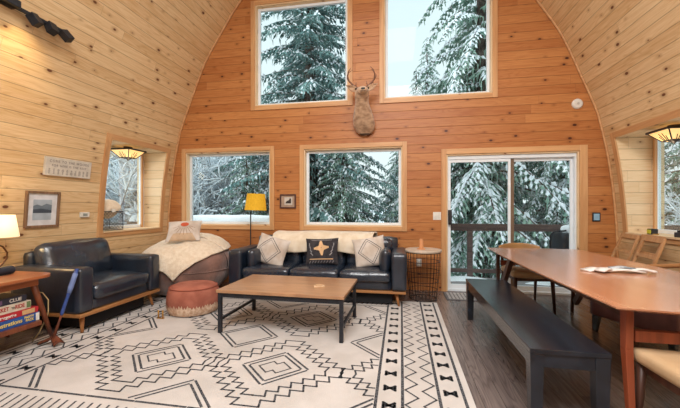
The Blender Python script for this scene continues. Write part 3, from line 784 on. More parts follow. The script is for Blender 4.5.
# magazines on the table
t = thing('magazine_stack', 'loose fan of glossy white leaflets lying on the dining table', 'leaflets', (1.69, 3.02, .742), R(12))
for k, (x, y, a, w_, h_, z, mm) in enumerate([(-.13, .06, 8, .20, .09, 0, 'paper'), (.02, -.0, -14, .30, .13, .006, 'paper'), (.04, .0, -20, .17, .06, .021, 'graypaper'), (.14, -.06, -30, .16, .08, .014, 'paper'), (-.12, -.02, 20, .14, .07, .012, 'paper')]):
    mb = MB(); mb.grid(lambda u, v: (u*w_-w_/2, v*h_-h_/2, .012*math.sin(u*math.pi)**2+.002), 8, 2)
    o = mb.build('leaflet', M[mm], t, smooth_='all', loc=(x, y, z), rot=(0, 0, R(a))); md = o.modifiers.new('s', 'SOLIDIFY'); md.thickness = .012; md.offset = 1

# ------------------------------------------------------------------ tan dining chairs
def dining_chair(label, loc, rz, group=None, back=True, seatm='tan'):
    t = thing('dining_chair', label, 'chair', loc, rz, group)
    # front is -Y
    mb = MB(); mb.soft((0, 0, .45), (.25, .24, .038), .032, 12, (0, 0, .014)); 
    for i, p in enumerate(mb.v):
        x, y, z = p; s_ = 1-.10*(y+.235)/.47; mb.v[i] = (x*s_, y, z-.012*(1-abs(x)/.245)+.014)
    mb.build('seat', M[seatm], t, smooth_='all')
    mb = MB(); mb.box(-.20, .20, -.205, -.18, .385, .43); mb.box(-.19, .19, .18, .205, .385, .43); mb.box(-.21, -.185, -.19, .19, .385, .43); mb.box(.185, .21, -.19, .19, .385, .43)
    mb.build('seat_frame', M['walnutdark'], t)
    for x in (-1, 1):
        mb = MB(); mb.tube([(x*.205, -.195, .43), (x*.225, -.215, 0)], [.024, .014], 12); mb.build('leg', M['walnutdark'], t, smooth_='all')
        mb = MB(); mb.tube([(x*.225, .29, 0), (x*.20, .205, .42), (x*.205, .235, .60), (x*.21, .27, .73)], [.012, .022, .018, .014], 12); mb.build('leg', M['walnutdark'], t, smooth_='all')
    if back:
        mb = MB()
        def bk(u, v):
            a = (u*2-1); x = a*.255; y = .275-.075*a*a+.01*v; z = .575+v*(.215-.035*abs(a)**2.5)-.0*a; z -= (1-v)*(-.05*abs(a)**3)
            return (x, y, z)
        mb.grid(bk, 20, 8); o = mb.build('backrest', M['tan_dark'], t, smooth_='all'); md = o.modifiers.new('s', 'SOLIDIFY'); md.thickness = .03; md.offset = 0
        md = o.modifiers.new('b', 'BEVEL'); md.width = .01; md.segments = 2
    return t
dining_chair('tan leather chair at the far end of the dining table, before the glass door', (1.53, 4.52, 0), R(4), 'tan dining chairs')
dining_chair('tan leather chair at the near end of the dining table, cut by the frame edge', (1.47, 1.855, 0), R(180), 'tan dining chairs')

# oxblood chair on the far side
t = thing('upholstered_chair', 'oxblood leather chair with curved wooden back rail behind the dining table', 'chair', (2.30, 3.66, 0), R(-62))
MB().soft((0, 0, .30), (.36, .27, .14), .03, 8, (0, 0, .01)).build('seat', M['purple'], t, smooth_='all')
for x in (-1, 1):
    for y in (-1, 1): MB().bar((x*.31, y*.225, .17), (x*.32, y*.235, 0), .06, .06, .035, .035).build('leg', M['blackwood'], t)
for x in (-1, 1): MB().bar((x*.30, .23, .40), (x*.30, .27, .685+x*.055), .035, .03).build('back_post', M['oakleg'], t)
mb = MB(); mb.tube([(-.34+.68*k/12, .27+.03*math.sin(math.pi*k/12), .62+.13*k/12) for k in range(13)], .022, 8); mb.build('back_rail', M['oak'], t, smooth_='all')

# folded wooden chairs leaning on the right wall
def folding_chair(label, y, rz, dx=0.0, lean=20):
    t = thing('folding_chair', label, 'chair', (2.43+dx, y, 0), rz, 'folded wooden chairs')
    a = R(lean)
    def P(x, up, out=0.0): return (out*math.cos(a)+up*math.sin(a), x, up*math.cos(a)-out*math.sin(a)+.012)
    def bar(nm, p, q, w, h): MB().bar(p, q, w, h, up=(1, 0, 0)).build(nm, M['ash'], t, bevel=.003)
    for x in (-1, 1):
        bar('leg', P(x*.215, 0), P(x*.19, .97), .034, .024); bar('leg', P(x*.165, .02, -.035), P(x*.165, .62, -.035), .028, .02)
    for up, w in ((.945, .055), (.75, .042)): bar('back_slat', P(-.172, up, -.0), P(.172, up, -.0), .016, w) if False else MB().box(-.009, .009, -.178, .178, -w/2, w/2).build('back_slat', M['ash'], t, bevel=.003, loc=P(0, up), rot=(0, a, 0))
    MB().box(-.01, .01, -.15, .15, -.20, .20).build('seat', M['ash'], t, bevel=.003, loc=P(0, .36, .02), rot=(0, a, 0))
    bar('rung', P(-.18, .12), P(.18, .12), .02, .02); bar('rung', P(-.15, .09, -.035), P(.15, .09, -.035), .018, .018)
    return t
folding_chair('folded wooden chair leaning on the right wall, nearest the gable corner', 4.78, R(-8), .03)
folding_chair('folded wooden chair leaning below the right window sill, in front of another', 4.30, R(-8), -.02)
folding_chair('folded wooden chair hidden behind the second leaning one at the right wall', 4.44, R(-6), .10, 18)

# ------------------------------------------------------------------ wire basket table with candle holder
t = thing('basket_table', 'round wire basket side table with pale top between sofa and glass door', 'side table', (.295, 4.70, 0))
mb = MB(); nw = 26
for j in range(nw):
    a = 2*math.pi*j/nw; mb.tube([(.225*math.cos(a), .225*math.sin(a), .655), (.215*math.cos(a), .215*math.sin(a), .40), (.175*math.cos(a), .175*math.sin(a), .03)], .0028, 5)
mb.build('wires', M['wire'], t, smooth_='all')
for r_, z, th in ((.227, .655, .006), (.222, .53, .004), (.214, .40, .004), (.20, .27, .004), (.189, .15, .004), (.176, .03, .006), (.10, .03, .003)):
    mb = MB(); mb.tube([(r_*math.cos(a*math.pi/18), r_*math.sin(a*math.pi/18), z) for a in range(36)], th, 6, True); mb.build('hoop', M['wire'], t, smooth_='all')
mb = MB()
for a in range(4): mb.bar((-.17*math.cos(a*.785), -.17*math.sin(a*.785), .03), (.17*math.cos(a*.785), .17*math.sin(a*.785), .03), .004, .004)
mb.build('base_wires', M['wire'], t)
mb = MB(); mb.lathe([(.001, .66), (.24, .66), (.245, .668), (.245, .686), (.24, .692), (.001, .692)], 40); autosmooth(mb.build('tabletop', c('pale_top', (206, 188, 168), .5), t))
for j in range(3):
    a = j*2.094; mb = MB(); mb.tube([(.17*math.cos(a), .17*math.sin(a), .03), (.17*math.cos(a), .17*math.sin(a), 0)], .008, 8); mb.build('foot', M['wire'], t)
t = thing('candle_holder', 'small tan wooden candle holder on the wire basket table', 'candle holder', (.27, 4.68, .692))
mb = MB(); mb.lathe([(.001, 0), (.055, 0), (.055, .008), (.034, .014), (.001, .014)], 24); autosmooth(mb.build('base', M['bowl'], t))
mb = MB(); mb.lathe([(.001, .014), (.032, .014), (.03, .06), (.026, .13), (.027, .14), (.001, .14)], 24); autosmooth(mb.build('cup', M['bowl'], t))

# ------------------------------------------------------------------ floor lamp
t = thing('floor_lamp', 'slim black floor lamp with mustard yellow drum shade behind the sofa end', 'floor lamp', (-2.40, 5.12, 0))
mb = MB(); mb.lathe([(.001, 0), (.13, 0), (.13, .012), (.02, .022), (.001, .022)], 32, sy=.8); autosmooth(mb.build('base', M['black_metal'], t))
mb = MB(); mb.tube([(0, 0, .02), (0, 0, .7), (.0, 0, 1.05), (.005, -.0, 1.30), (.02, -.02, 1.42), (.055, -.04, 1.50), (.075, -.05, 1.47)], .0095, 10); mb.build('pole', M['black_metal'], t, smooth_='all')
mb = MB(); mb.lathe([(.155, 0), (.175, .0), (.172, .003), (.140, .263), (.137, .263)], 40, cap=False); 
o = mb.build('lamp_shade', M['yellow'], t, smooth_='all', loc=(.10, -.03, 1.215), rot=(0, R(2), 0)); md = o.modifiers.new('s', 'SOLIDIFY'); md.thickness = .002
mb = MB(); mb.lathe([(.001, -.03), (.03, -.02), (.035, .01), (.02, .05), (.001, .06)], 16, cx=.10, cy=-.03); mb.xf(Matrix.Translation((0, 0, 1.34))); mb.build('bulb', c('lamp_bulb', (250, 240, 220), .3), t, smooth_='all')
mb = MB(); mb.bar((.10, -.165, 1.43), (.10, .105, 1.43), .006, .006); mb.bar((-.035, -.03, 1.43), (.235, -.03, 1.43), .006, .006); mb.tube([(.10, -.03, 1.39), (.10, -.03, 1.5), (.075, -.05, 1.49)], .012, 8); mb.build('socket', M['black_metal'], t)

# ------------------------------------------------------------------ left: side table and what is on it
t = thing('console_table', 'walnut console table with a game shelf along the left wall', 'side table', (-3.45, 1.80, 0))
def rr(x0, x1, y0, y1, r_, n=8):
    P = []
    for cx_, cy_, a0 in ((x1-r_, y1-r_, 0), (x0+r_, y1-r_, 90), (x0+r_, y0+r_, 180), (x1-r_, y0+r_, 270)):
        for k in range(n+1): a = R(a0+90*k/n); P.append((cx_+r_*math.cos(a), cy_+r_*math.sin(a)))
    return P
MB().prism(rr(-.40, .40, -.75, .75, .14), .64, .665).build('tabletop', M['side_table'], t, bevel=.004)
mb = MB(); mb.box(-.32, .32, -.66, .64, .575, .64); mb.build('apron', M['side_table'], t, bevel=.003)
MB().box(-.33, .33, -.66, .66, .220, .258).build('shelf', M['side_leg'], t, bevel=.003)
for x in (-1, 1):
    for y in (-1, 1):
        mb = MB(); mb.tube([(x*(.27 if x < 0 else .28), y*.62, .60), (x*.22 if x > 0 else x*.3, y*.845, .012 if x > 0 and y > 0 else 0)], [.026, .015], 12); mb.build('leg', M['side_leg'], t, smooth_='all')
GX, GY = -3.155, 2.465
def game(label, z, h, w, d, body, x, ty, texts, faces=(), rz=0):
    t = thing('board_game', label, 'board game', (x, ty, z), R(rz), 'board games on the console shelf')
    # front faces +X, long side along Y, local origin at front right corner; box extends -X and -Y
    MB().box(-d, 0, -w, 0, 0, h*.86).build('box', body, t, bevel=.002)
    MB().box(-d-.001, .0015, -w-.001, .001, h*.3, h-.001).build('lid', body, t, bevel=.002)
    for (s_, sz, col, yy, zz, sx) in texts:
        text('lettering', s_, sz, col, t, (.003, yy, zz), (R(90), 0, R(90)), .0005, bold=.0009, sx=sx)
    for (y0, y1, z0, z1, col) in faces: MB().box(.0015, .0022, y0, y1, z0, z1).build('panel', col, t)
W_ = c('print_white', (238, 232, 222)); Y_ = c('print_yellow', (240, 210, 110)); RD = c('print_red', (178, 40, 40)); BK = c('print_black', (26, 24, 28))
game('blue party drawing game box at the bottom of the games stack', .2585, .075, .40, .27, c('box_blue', (40, 86, 158), .35), GX, GY+.0,
     [('Telestrations', .048, Y_, -.255, .04, .92), ('PARTY', .028, Y_, -.085, .054, .9), ('PACK', .028, Y_, -.08, .028, .9)], [(-.03, -.002, .004, .07, W_)])
game('red board game box second from the bottom of the games stack', .3345, .05, .39, .26, c('box_red', (190, 40, 50), .35), GX-.005, GY-.005,
     [('Scattergories', .034, W_, -.26, .025, .95)], [(-.13, -.03, .006, .044, c('box_tan', (214, 170, 120)))])
game('white train board game box third from the bottom of the games stack', .3855, .068, .30, .26, c('box_white', (222, 208, 188), .35), GX-.012, GY-.06,
     [('TICKET', .044, RD, -.225, .036, .78), ('TO', .022, BK, -.138, .034, .8), ('RIDE', .044, RD, -.088, .036, .78)], [(-.035, -.003, .008, .06, c('box_green', (108, 128, 84)))])
game('dark mystery board game box topmost in the games stack', .4545, .055, .28, .24, c('box_dark', (50, 52, 70), .35), GX-.02, GY-.09,
     [('CLUE', .038, W_, -.085, .026, 1.0)], [(-.24, -.18, .01, .045, c('box_mauve', (120, 92, 130)))])
t = thing('speaker', 'black cylindrical portable speaker lying on the console table', 'speaker', (-3.42, 2.335, .665))
mb = MB(); mb.tube([(-.0, -.16, .036), (0, -.155, .036), (0, .105, .036), (0, .11, .036)], [.030, .036, .036, .030], 24); autosmooth(mb.build('body', c('speaker_mesh', (34, 40, 54), .7, bump=.6, bscale=200), t))
mb = MB(); mb.tube([(0, .1105, .036), (0, .118, .036)], .026, 24); mb.build('end_cap', c('speaker_cap', (60, 66, 80), .5), t, smooth_='all')
MB().box(-.03, .03, -.12, .08, .0, .006).build('foot', M['underside'], t)
t = thing('table_lamp', 'table lamp with lit cream shade and curved bronze stem on the console', 'table lamp', (-3.70, 2.50, .665))
mb = MB(); mb.lathe([(.001, 0), (.075, 0), (.075, .012), (.01, .02), (.001, .02)], 24); autosmooth(mb.build('base', c('bronze', (96, 60, 38), .35, metal=.6), t))
mb = MB(); mb.tube([(0, 0, .02), (0, .05, .045), (0, .095, .10), (0, .10, .16), (0, .065, .22), (0, .0, .255), (0, 0, .34)], .008, 10); mb.build('stem', M['bronze'], t, smooth_='all')
mb = MB(); mb.lathe([(.17, 0), (.14, .205)], 36, cap=False); o = mb.build('lamp_shade', M['lampwhite'], t, smooth_='all', loc=(0, 0, .315)); md = o.modifiers.new('s', 'SOLIDIFY'); md.thickness = .002
# cord
mb = MB(); mb.tube([(-3.30, 2.52, .50), (-3.24, 2.56, .47), (-3.215, 2.59, .40), (-3.215, 2.59, .28), (-3.25, 2.59, .21), (-3.30, 2.58, .10), (-3.36, 2.56, .008)], .005, 8)
tag(mb.build('power_cord', c('cord_cream', (206, 180, 130), .5), smooth_='all'), 'loop of cream power cord hanging behind the console table leg', 'cord')

# blue handled tool leaning on the chair
t = thing('fire_shovel', 'blue-handled iron hearth shovel leaning on the armchair corner', 'shovel', (-3.09, 2.53, .012))
foot = Vector((-.0, 0, .05)); top = Vector((.03, .205, .655)); d = (top-foot)
mb = MB(); mb.tube([foot+d*.33, foot+d*.36, foot+d*.6, foot+d*.66, foot+d*.9, foot+d*1.0], [.010, .015, .014, .018, .020, .014], 12); mb.build('handle', M['blue'], t, smooth_='all')
mb = MB(); mb.tube([foot+d*.64, foot+d*.72, foot+d*.85, foot+d*.93], [.0182, .0225, .0215, .0222], 12); mb.build('grip', c('pale_blue_tape', (110, 128, 176), .6), t, smooth_='all')
mb = MB(); mb.tube([foot, foot+d*.2, foot+d*.34], [.016, .010, .009], 10); mb.build('shaft', M['rust'], t, smooth_='all')
for s_ in (-1, 1):
    mb = MB()
    def bl(u, v):
        w_ = .02+.045*u; x = s_*(.008+.085*u)*.95; return (x+(v-.5)*.02, (v-.5)*w_*2*.6-.02*u, .02+.075*(1-u)*(.4+.6*v)+.02*math.sin(v*3.1)*u)
    mb.grid(bl, 8, 6); o = mb.build('blade', M['rust'], t, smooth_='all'); md = o.modifiers.new('s', 'SOLIDIFY'); md.thickness = .012; md.offset = 0
    mb.xf(Matrix.Identity(4))

# brass prongs by the pouf
t = thing('brass_stand', 'small two-pronged brass stand on the rug left of the pouf', 'stand', (-2.66, 3.36, .012))
for x in (-.02, .035): mb = MB(); mb.tube([(x, 0, .006), (x, 0, .09)], .008, 10); mb.build('prong', M['brass'], t, smooth_='all')
MB().box(-.035, .05, -.015, .015, 0, .007).build('base', M['brass'], t, bevel=.002)

# ------------------------------------------------------------------ on the walls
def on_left(nm, label, cat, y, z, off=.0):
    t = thing(nm, label, cat, (wx(z, -1)+off, y, z)); t.rotation_euler = (0, tilt(z), 0); return t    # local: +X out of the wall, Y along, Z up
t = on_left('wall_sign', 'white painted wood sign with dark lettering on the left wall', 'sign', 3.40, 1.73)
MB().box(.002, .032, -.28, .28, -.105, .105).build('board', c('sign_board', (214, 206, 192), .7), t, bevel=.002)
dk = c('sign_ink', (104, 96, 92), .8)
text('lettering', 'COME TO THE WOODS', .041, dk, t, (.033, 0, .06), (R(90), 0, R(90)), .0004, sx=.92, spacing=1.25)
text('lettering', 'FOR HERE IS THE REST', .036, dk, t, (.033, 0, .012), (R(90), 0, R(90)), .0004, sx=.95, spacing=1.25)
mb = MB()
for k in range(10):
    y = -.235+.052*k; x = -.025
    for q in range(7):
        w_ = .006+.010*rnd.random(); mb.box(.032, .0326, y-w_, y+w_, x-.009*q-.004, x-.009*q)
mb.build('small_print', dk, t)
t = on_left('picture_frame', 'weathered wood frame with a grey landscape print on the left wall', 'picture', 3.145, 1.235)
mb = MB(); a, b_, fw = .185, .205, .026
for q in ((-a, -a+fw, -b_, b_), (a-fw, a, -b_, b_), (-a+fw, a-fw, b_-fw, b_), (-a+fw, a-fw, -b_, -b_+fw)): mb.box(.002, .028, *q)
mb.build('frame', M['frame_dk'], t, bevel=.003)
MB().box(.002, .010, -a+fw, a-fw, -b_+fw, b_-fw).build('mount', c('mat_white', (224, 224, 226), .6), t)
MB().box(.010, .011, -.10, .10, -.12, .11).build('print', c('print_sky', (176, 188, 198), .5), t)
mb = MB(); mb.prism([(-.10, -.03), (-.10, .02), (-.06, .035), (-.01, .02), (.04, .045), (.10, .03), (.10, -.03)], 0, .001)
mb.build('hills', c('print_hills', (112, 126, 138), .5), t, loc=(.0112, 0, .02), rot=(R(90), 0, R(90)))
mb = MB(); mb.prism([(-.10, -.06), (-.10, -.02), (-.02, -.01), (.10, -.03), (.10, -.06)], 0, .001)
mb.build('shore', c('print_shore', (70, 80, 92), .5), t, loc=(.0118, 0, .02), rot=(R(90), 0, R(90)))
t = on_left('thermostat', 'small white wall thermostat beside the grey print on the left wall', 'thermostat', 3.66, 1.165)
MB().box(.002, .028, -.062, .062, -.032, .032).build('body', M['whiteplastic'], t, bevel=.006)
MB().box(.028, .0295, -.03, .03, -.016, .018).build('screen', c('lcd', (150, 158, 150), .3), t)

t = thing('smoke_detector', 'round white smoke detector high on the gable wall at right', 'smoke detector', (2.44, YB, 2.715))
mb = MB(); mb.lathe([(.001, 0), (.07, 0), (.07, .02), (.055, .035), (.001, .038)], 28); mb.xf(Matrix.Rotation(R(90), 4, 'X')); autosmooth(mb.build('body', M['whiteplastic'], t))
mb = MB(); mb.lathe([(.001, .036), (.018, .036), (.016, .042), (.001, .042)], 16); mb.xf(Matrix.Rotation(R(90), 4, 'X')); mb.build('button', c('detector_grey', (206, 200, 190)), t)
t = thing('keypad', 'small black touch keypad with a lit screen right of the glass door', 'keypad', (2.68, YB, 1.125))
MB().box(-.05, .05, -.018, -.001, -.062, .062).build('housing', M['dark_frame'], t, bevel=.004)
MB().box(-.036, .036, -.0195, -.018, -.045, .045).build('screen', c('keypad_screen', (150, 190, 214), .2), t)
t = thing('light_switch', 'white double light switch plate left of the glass door', 'light switch', (.535, YB, 1.13))
MB().box(-.058, .058, -.007, -.001, -.06, .06).build('plate', M['whiteplastic'], t, bevel=.002)
for x in (-.024, .024): MB().box(x-.014, x+.014, -.013, -.007, -.03, .03).build('rocker', M['whiteplastic'], t, bevel=.002)
t = thing('wall_outlet', 'white outlet plate low on the gable wall behind the wire basket', 'outlet', (.27, YB, .42))
MB().box(-.036, .036, -.007, -.001, -.06, .06).build('plate', M['whiteplastic'], t, bevel=.002)
for z in (-.025, .025): MB().box(-.017, .017, -.010, -.007, z-.014, z+.014).build('socket', M['vinyl'], t, bevel=.002)
t = thing('small_picture', 'tiny plum framed boot picture between the two lower windows', 'picture', (-1.815, YB, 1.36))
mb = MB(); a, b_, fw = .135, .115, .02
for q in ((-a, -a+fw, -b_, b_), (a-fw, a, -b_, b_), (-a+fw, a-fw, b_-fw, b_), (-a+fw, a-fw, -b_, -b_+fw)): mb.box(q[0], q[1], -.028, -.002, q[2], q[3])
mb.build('frame', M['frame_plum'], t, bevel=.003)
MB().box(-a+fw, a-fw, -.010, -.002, -b_+fw, b_-fw).build('mount', c('mount_tan', (178, 150, 128), .7), t)
MB().box(-.06, .075, -.0115, -.010, -.06, .065).build('print', c('print_pale', (206, 200, 190), .6), t)
mb = MB(); mb.prism([(-.045, -.035), (.045, -.035), (.045, .045), (.02, .045), (.012, .02), (-.03, .0), (-.045, -.015)], 0, .001); mb.build('motif', c('motif_ink', (60, 50, 48), .6), t, loc=(.008, -.0118, 0), rot=(R(90), 0, 0))

# ------------------------------------------------------------------ deer shoulder mount
t = thing('deer_mount', 'taxidermy deer shoulder mount with antlers between the upper windows', 'deer head', (-.575, YB, 2.42)); t.scale = (1.15, 1, .80)
# centre line of neck and head with elliptical rings (x centre, y, z, rx, ry-thickness)
M['fur'] = plain('deer_fur', lin((200, 166, 134)), lin((150, 116, 88)), .95, scale=16, bump=.8, bscale=90, sheen=.3)
M['furlight'] = plain('deer_throat_fur', lin((224, 196, 168)), lin((200, 168, 138)), .95, scale=20, bump=.6, bscale=90)
M['furdark'] = plain('deer_dark_fur', lin((96, 74, 62)), lin((72, 54, 46)), .95, scale=20)
def loft(rings, n=24):
    vs = []; fs = []
    for cpt, nx, ny, rx, ry in rings:
        for j in range(n):
            a = 2*math.pi*j/n; vs.append(Vector(cpt)+Vector(nx)*(rx*math.cos(a))+Vector(ny)*(ry*math.sin(a)))
    for i in range(len(rings)-1):
        for j in range(n): fs.append((i*n+j, i*n+(j+1) % n, (i+1)*n+(j+1) % n, (i+1)*n+j))
    fs.append(tuple(reversed(range(n)))); fs.append(tuple((len(rings)-1)*n+j for j in range(n)))
    return vs, fs
X = (1, 0, 0)
rings = [((.02, -.03, -.07), X, (0, 1, 0), .03, .02), ((.02, -.055, -.03), X, (0, 1, .1), .09, .05), ((.02, -.085, .05), X, (0, 1, .1), .135, .085),
         ((.015, -.12, .15), X, (0, 1, .2), .15, .12), ((.01, -.16, .27), X, (0, 1, .3), .138, .13), ((.005, -.20, .38), X, (0, 1, .35), .115, .12),
         ((0, -.235, .48), X, (0, 1, .45), .092, .105), ((0, -.265, .56), X, (0, .9, .5), .084, .10), ((.003, -.30, .63), X, (0, .75, .66), .092, .115),
         ((.01, -.345, .665), X, (0, .35, .94), .094, .125), ((.018, -.40, .67), X, (0, .2, .98), .080, .10), ((.028, -.455, .655), X, (0, .15, .98), .06, .072),
         ((.036, -.505, .638), X, (0, .1, 1), .040, .046), ((.041, -.54, .628), X, (0, .1, 1), .037, .04), ((.043, -.558, .624), X, (0, .1, 1), .022, .026)]
vs, fs = loft(rings); mb = MB(); mb.add(vs, fs)
mb.m = [2 if i//24 < 1 else 1 if (i//24 in (8, 9) and math.sin(2*math.pi*(i % 24+.5)/24) < -.1) or (i//24 >= 11) else 0 for i in range(len(fs))]
# belly tone: front of neck is lighter low on the throat
body = mb.build('body', [M['fur'], M['furlight'], M['furdark']], t, smooth_='all'); md = body.modifiers.new('ss', 'SUBSURF'); md.levels = 1; md.render_levels = 1
mb = MB(); mb.soft((.044, -.560, .636), (.024, .012, .018), .012, 6); mb.build('nose', c('deer_nose', (34, 28, 28), .35), t, smooth_='all')
mb = MB(); mb.tube([(.015, -.545, .600), (.043, -.562, .603), (.07, -.54, .600)], .004, 6); mb.build('mouth', M['furdark'], t, smooth_='all')
for s_ in (-1, 1):
    mb = MB(); mb.lathe([(.001, -.017), (.012, -.012), (.017, 0), (.012, .012), (.001, .017)], 12); mb.xf(Matrix.Translation((.014+s_*.078, -.385, .712))); mb.build('eye', c('deer_eye', (20, 14, 12), .1), t, smooth_='all')
    mb = MB()
    def ear(u, v):
        w_ = .052*math.sin(math.pi*min(1, .12+.88*u)**.8)*(1 if u < .98 else .2); a = (v-.5)*2
        base = Vector((.003+s_*.065, -.30, .72)); tip = Vector((s_*.205, -.30, .83)); ax = tip-base
        return base+ax*u+Vector((-s_*.35, 0, .9)).normalized()*(a*w_)+Vector((0, -1, 0))*(-.022*(1-a*a))
    mb.grid(ear, 10, 8); o = mb.build('ear', M['fur'], t, smooth_='all'); md = o.modifiers.new('s', 'SOLIDIFY'); md.thickness = .008
    mb = MB()
    beam = [(.003+s_*.035, -.31, .745), (s_*.07, -.29, .79), (s_*.12, -.29, .84), (s_*.165, -.32, .90), (s_*.175, -.36, .97), (s_*.155, -.40, 1.04), (s_*.12, -.43, 1.08)]
    mb.tube(beam, [.017, .014, .013, .012, .010, .008, .003], 8)
    mb.tube([(s_*.165, -.32, .90), (s_*.185, -.30, .95), (s_*.19, -.30, 1.0)], [.009, .007, .002], 8)
    mb.tube([(s_*.165, -.385, 1.01), (s_*.14, -.36, 1.05), (s_*.11, -.35, 1.08)], [.007, .005, .002], 8)
    mb.tube([(s_*.075, -.29, .795), (s_*.07, -.325, .83), (s_*.065, -.335, .865)], [.007, .005, .002], 8)
    mb.build('antler', c('antler', (136, 96, 74), .6), t, smooth_='all')

# ------------------------------------------------------------------ dormer lamps (amber glass pyramids)
def dormer_lamp(label, side, y):
    t = thing('ceiling_lamp', label, 'ceiling lamp', (CX0+side*3.56, y, DZ1), R(45), 'mission style dormer lamps')
    mb = MB(); s_ = .235
    P = lambda q, z: [(q, 0, z), (0, q, z), (-q, 0, z), (0, -q, z)]
    # square pyramid seen corner on
    vs = P(s_, -.055)+P(.10, -.17); mb.add(vs, [(i, (i+1) % 4, 4+(i+1) % 4, 4+i) for i in range(4)]+[(4, 5, 6, 7)])
    sh = mb.build('glass_shade', M['amber'], t)
    mb = MB()
    for i in range(4):
        a = Vector(vs[i]); b_ = Vector(vs[(i+1) % 4]); mb.bar(a, b_, .030, .022); mb.bar(a, vs[4+i], .012, .012); mb.bar(vs[4+i], vs[4+(i+1) % 4], .012, .012)
        c0, c1 = Vector(vs[4+i]), Vector(vs[4+(i+1) % 4])
        for k, f in ((.30, .45), (.42, .7), (.58, .7), (.70, .45)):
            lo = c0.lerp(c1, k); hi = a.lerp(b_, .5+(k-.5)*1.1); mb.bar(lo+Vector((lo.x, lo.y, 0))*.02, lo.lerp(hi, f)+Vector((lo.x, lo.y, 0))*.03, .007, .006)
    mb.build('metal_frame', M['brown_strut'], t)
    mb = MB(); mb.lathe([(.001, -.21), (.012, -.203), (.018, -.19), (.05, -.175), (.05, -.168), (.001, -.168)], 16); mb.build('finial', M['brown_strut'], t, smooth_='all')
    mb = MB(); mb.lathe([(.001, 0), (.06, 0), (.06, -.02), (.012, -.03), (.012, -.168), (.001, -.168)], 20); mb.build('canopy', M['brown_strut'], t)
    return t
dormer_lamp('amber glass pyramid lamp on the left dormer ceiling', -1, 4.48)
dormer_lamp('amber glass pyramid lamp on the right dormer ceiling, cut by the frame edge', 1, 4.40)

# wire basket with blanket on the left sill
t = thing('wire_basket', 'chicken-wire basket standing on the left window sill', 'basket', (-4.155, 4.155, DZ0))
bw, bd, bh = .115, .17, .27
mb = MB()
for sx, sy in ((1, 0), (-1, 0), (0, 1), (0, -1)):
    for k in range(-8, 9):
        for sl in (-1, 1):
            W2 = bd if sx else bw
            # diagonal wires clipped to the side panel
            p = cliprect((k*.05-sl*.4, -.4+bh/2), (k*.05+sl*.4, .4+bh/2), -W2, W2, 0, bh)
            if p:
                q = []
                for u_, z_ in p: q.append((sx*bw, u_, z_) if sx else (u_, sy*bd, z_))
                mb.tube(q, .0026, 4)
mb.build('wire_mesh', M['wire'], t)
mb = MB()
for z in (0.004, bh): mb.tube([(bw, bd, z), (-bw, bd, z), (-bw, -bd, z), (bw, -bd, z)], .006 if z > .1 else .004, 6, True)
for x in (-1, 1):
    for y in (-1, 1): mb.tube([(x*bw, y*bd, 0.003), (x*bw, y*bd, bh)], .004, 6)
mb.build('rim', M['wire'], t)
mb = MB(); mb.box(bw+.001, bw+.012, -.03, .03, bh-.01, bh+.035); mb.build('tag', M['whiteplastic'], t, bevel=.003)
mb = MB(); mb.soft((-4.150, 4.165, DZ0+.31), (.10, .15, .085), .08, 12, (0, 0, .05), .03, 2); o = mb.build('folded_blanket', M['cream'], smooth_='all')
for i, v in enumerate(o.data.vertices):
    if v.co.z > DZ0+.28: v.co.y += (v.co.z-DZ0-.28)*.3; v.co.x *= 1
tag(o, 'beige blanket stuffed in the chicken-wire basket on the left sill', 'blanket')
# right sill: tape measure like box and dark gadget
t = thing('tape_measure', 'yellow and black tape measure on the right window sill', 'tape measure', (2.985, 4.62, DZ0))
MB().box(-.035, .035, .008, .095, 0, .07).build('body', c('tape_black', (42, 42, 44), .5), t, bevel=.01)
MB().box(-.037, .037, .0, .055, .008, .058).build('side_label', c('tape_yellow', (206, 200, 60), .5), t, bevel=.006) if False else MB().box(-.041, -.035, .02, .085, .012, .058).build('side_label', c('tape_yellow', (206, 200, 60), .5), t, bevel=.002)
MB().box(-.03, .03, -.006, .008, .0, .012).build('hook', M['brass'], t)
t = thing('battery_pack', 'small dark battery pack at the right frame edge on the window sill', 'battery pack', (2.985, 4.24, DZ0))
MB().box(-.04, .04, -.05, .05, 0, .055).build('body', c('pack_dark', (52, 50, 54), .5), t, bevel=.006)
MB().box(-.025, .025, -.03, .03, .055, .075).build('terminal', M['underside'], t, bevel=.003)

# ------------------------------------------------------------------ track light upper left
t = thing('track_light', 'black track light with swivelling heads high on the left wall', 'track light', (0, 0, 0))
zt_ = 3.13; a = tilt(zt_)
xb = wx(zt_, -1)
mb = MB(); mb.box(xb+.03, xb+.06, 2.0, 3.02, zt_-.03, zt_); mb.build('track', M['black_metal'], t, bevel=.002)
MB().box(xb-.03, xb+.10, 2.36, 2.55, zt_-.03, zt_+.035).build('canopy', M['black_metal'], t, bevel=.004)
for k, (y, rx_, rz_) in enumerate(((2.18, 30, 20), (2.68, 14, 10), (2.84, -6, 4), (2.99, 28, -12))):
    hd = bpy.data.objects.new('lamp_head', None)
    mb = MB(); mb.box(-.038, .038, -.038, .038, -.060, .045); 
    h_ = mb.build('lamp_head', M['black_metal'], t, bevel=.004, loc=(xb+.075, y, zt_-.055), rot=(R(rx_), R(-28), R(rz_)))
    bpy.data.objects.remove(hd)
    MB().box(-.028, .028, -.028, .028, .0455, .0475).build('lens', M['bulb'] if False else c('lens', (230, 220, 200), .3, emit=(1, .88, .66), es=1.0), h_)
    mb = MB(); mb.tube([(xb+.05, y, zt_-.01), (xb+.072, y, zt_-.03)], .009, 8); mb.build('swivel', M['black_metal'], t)

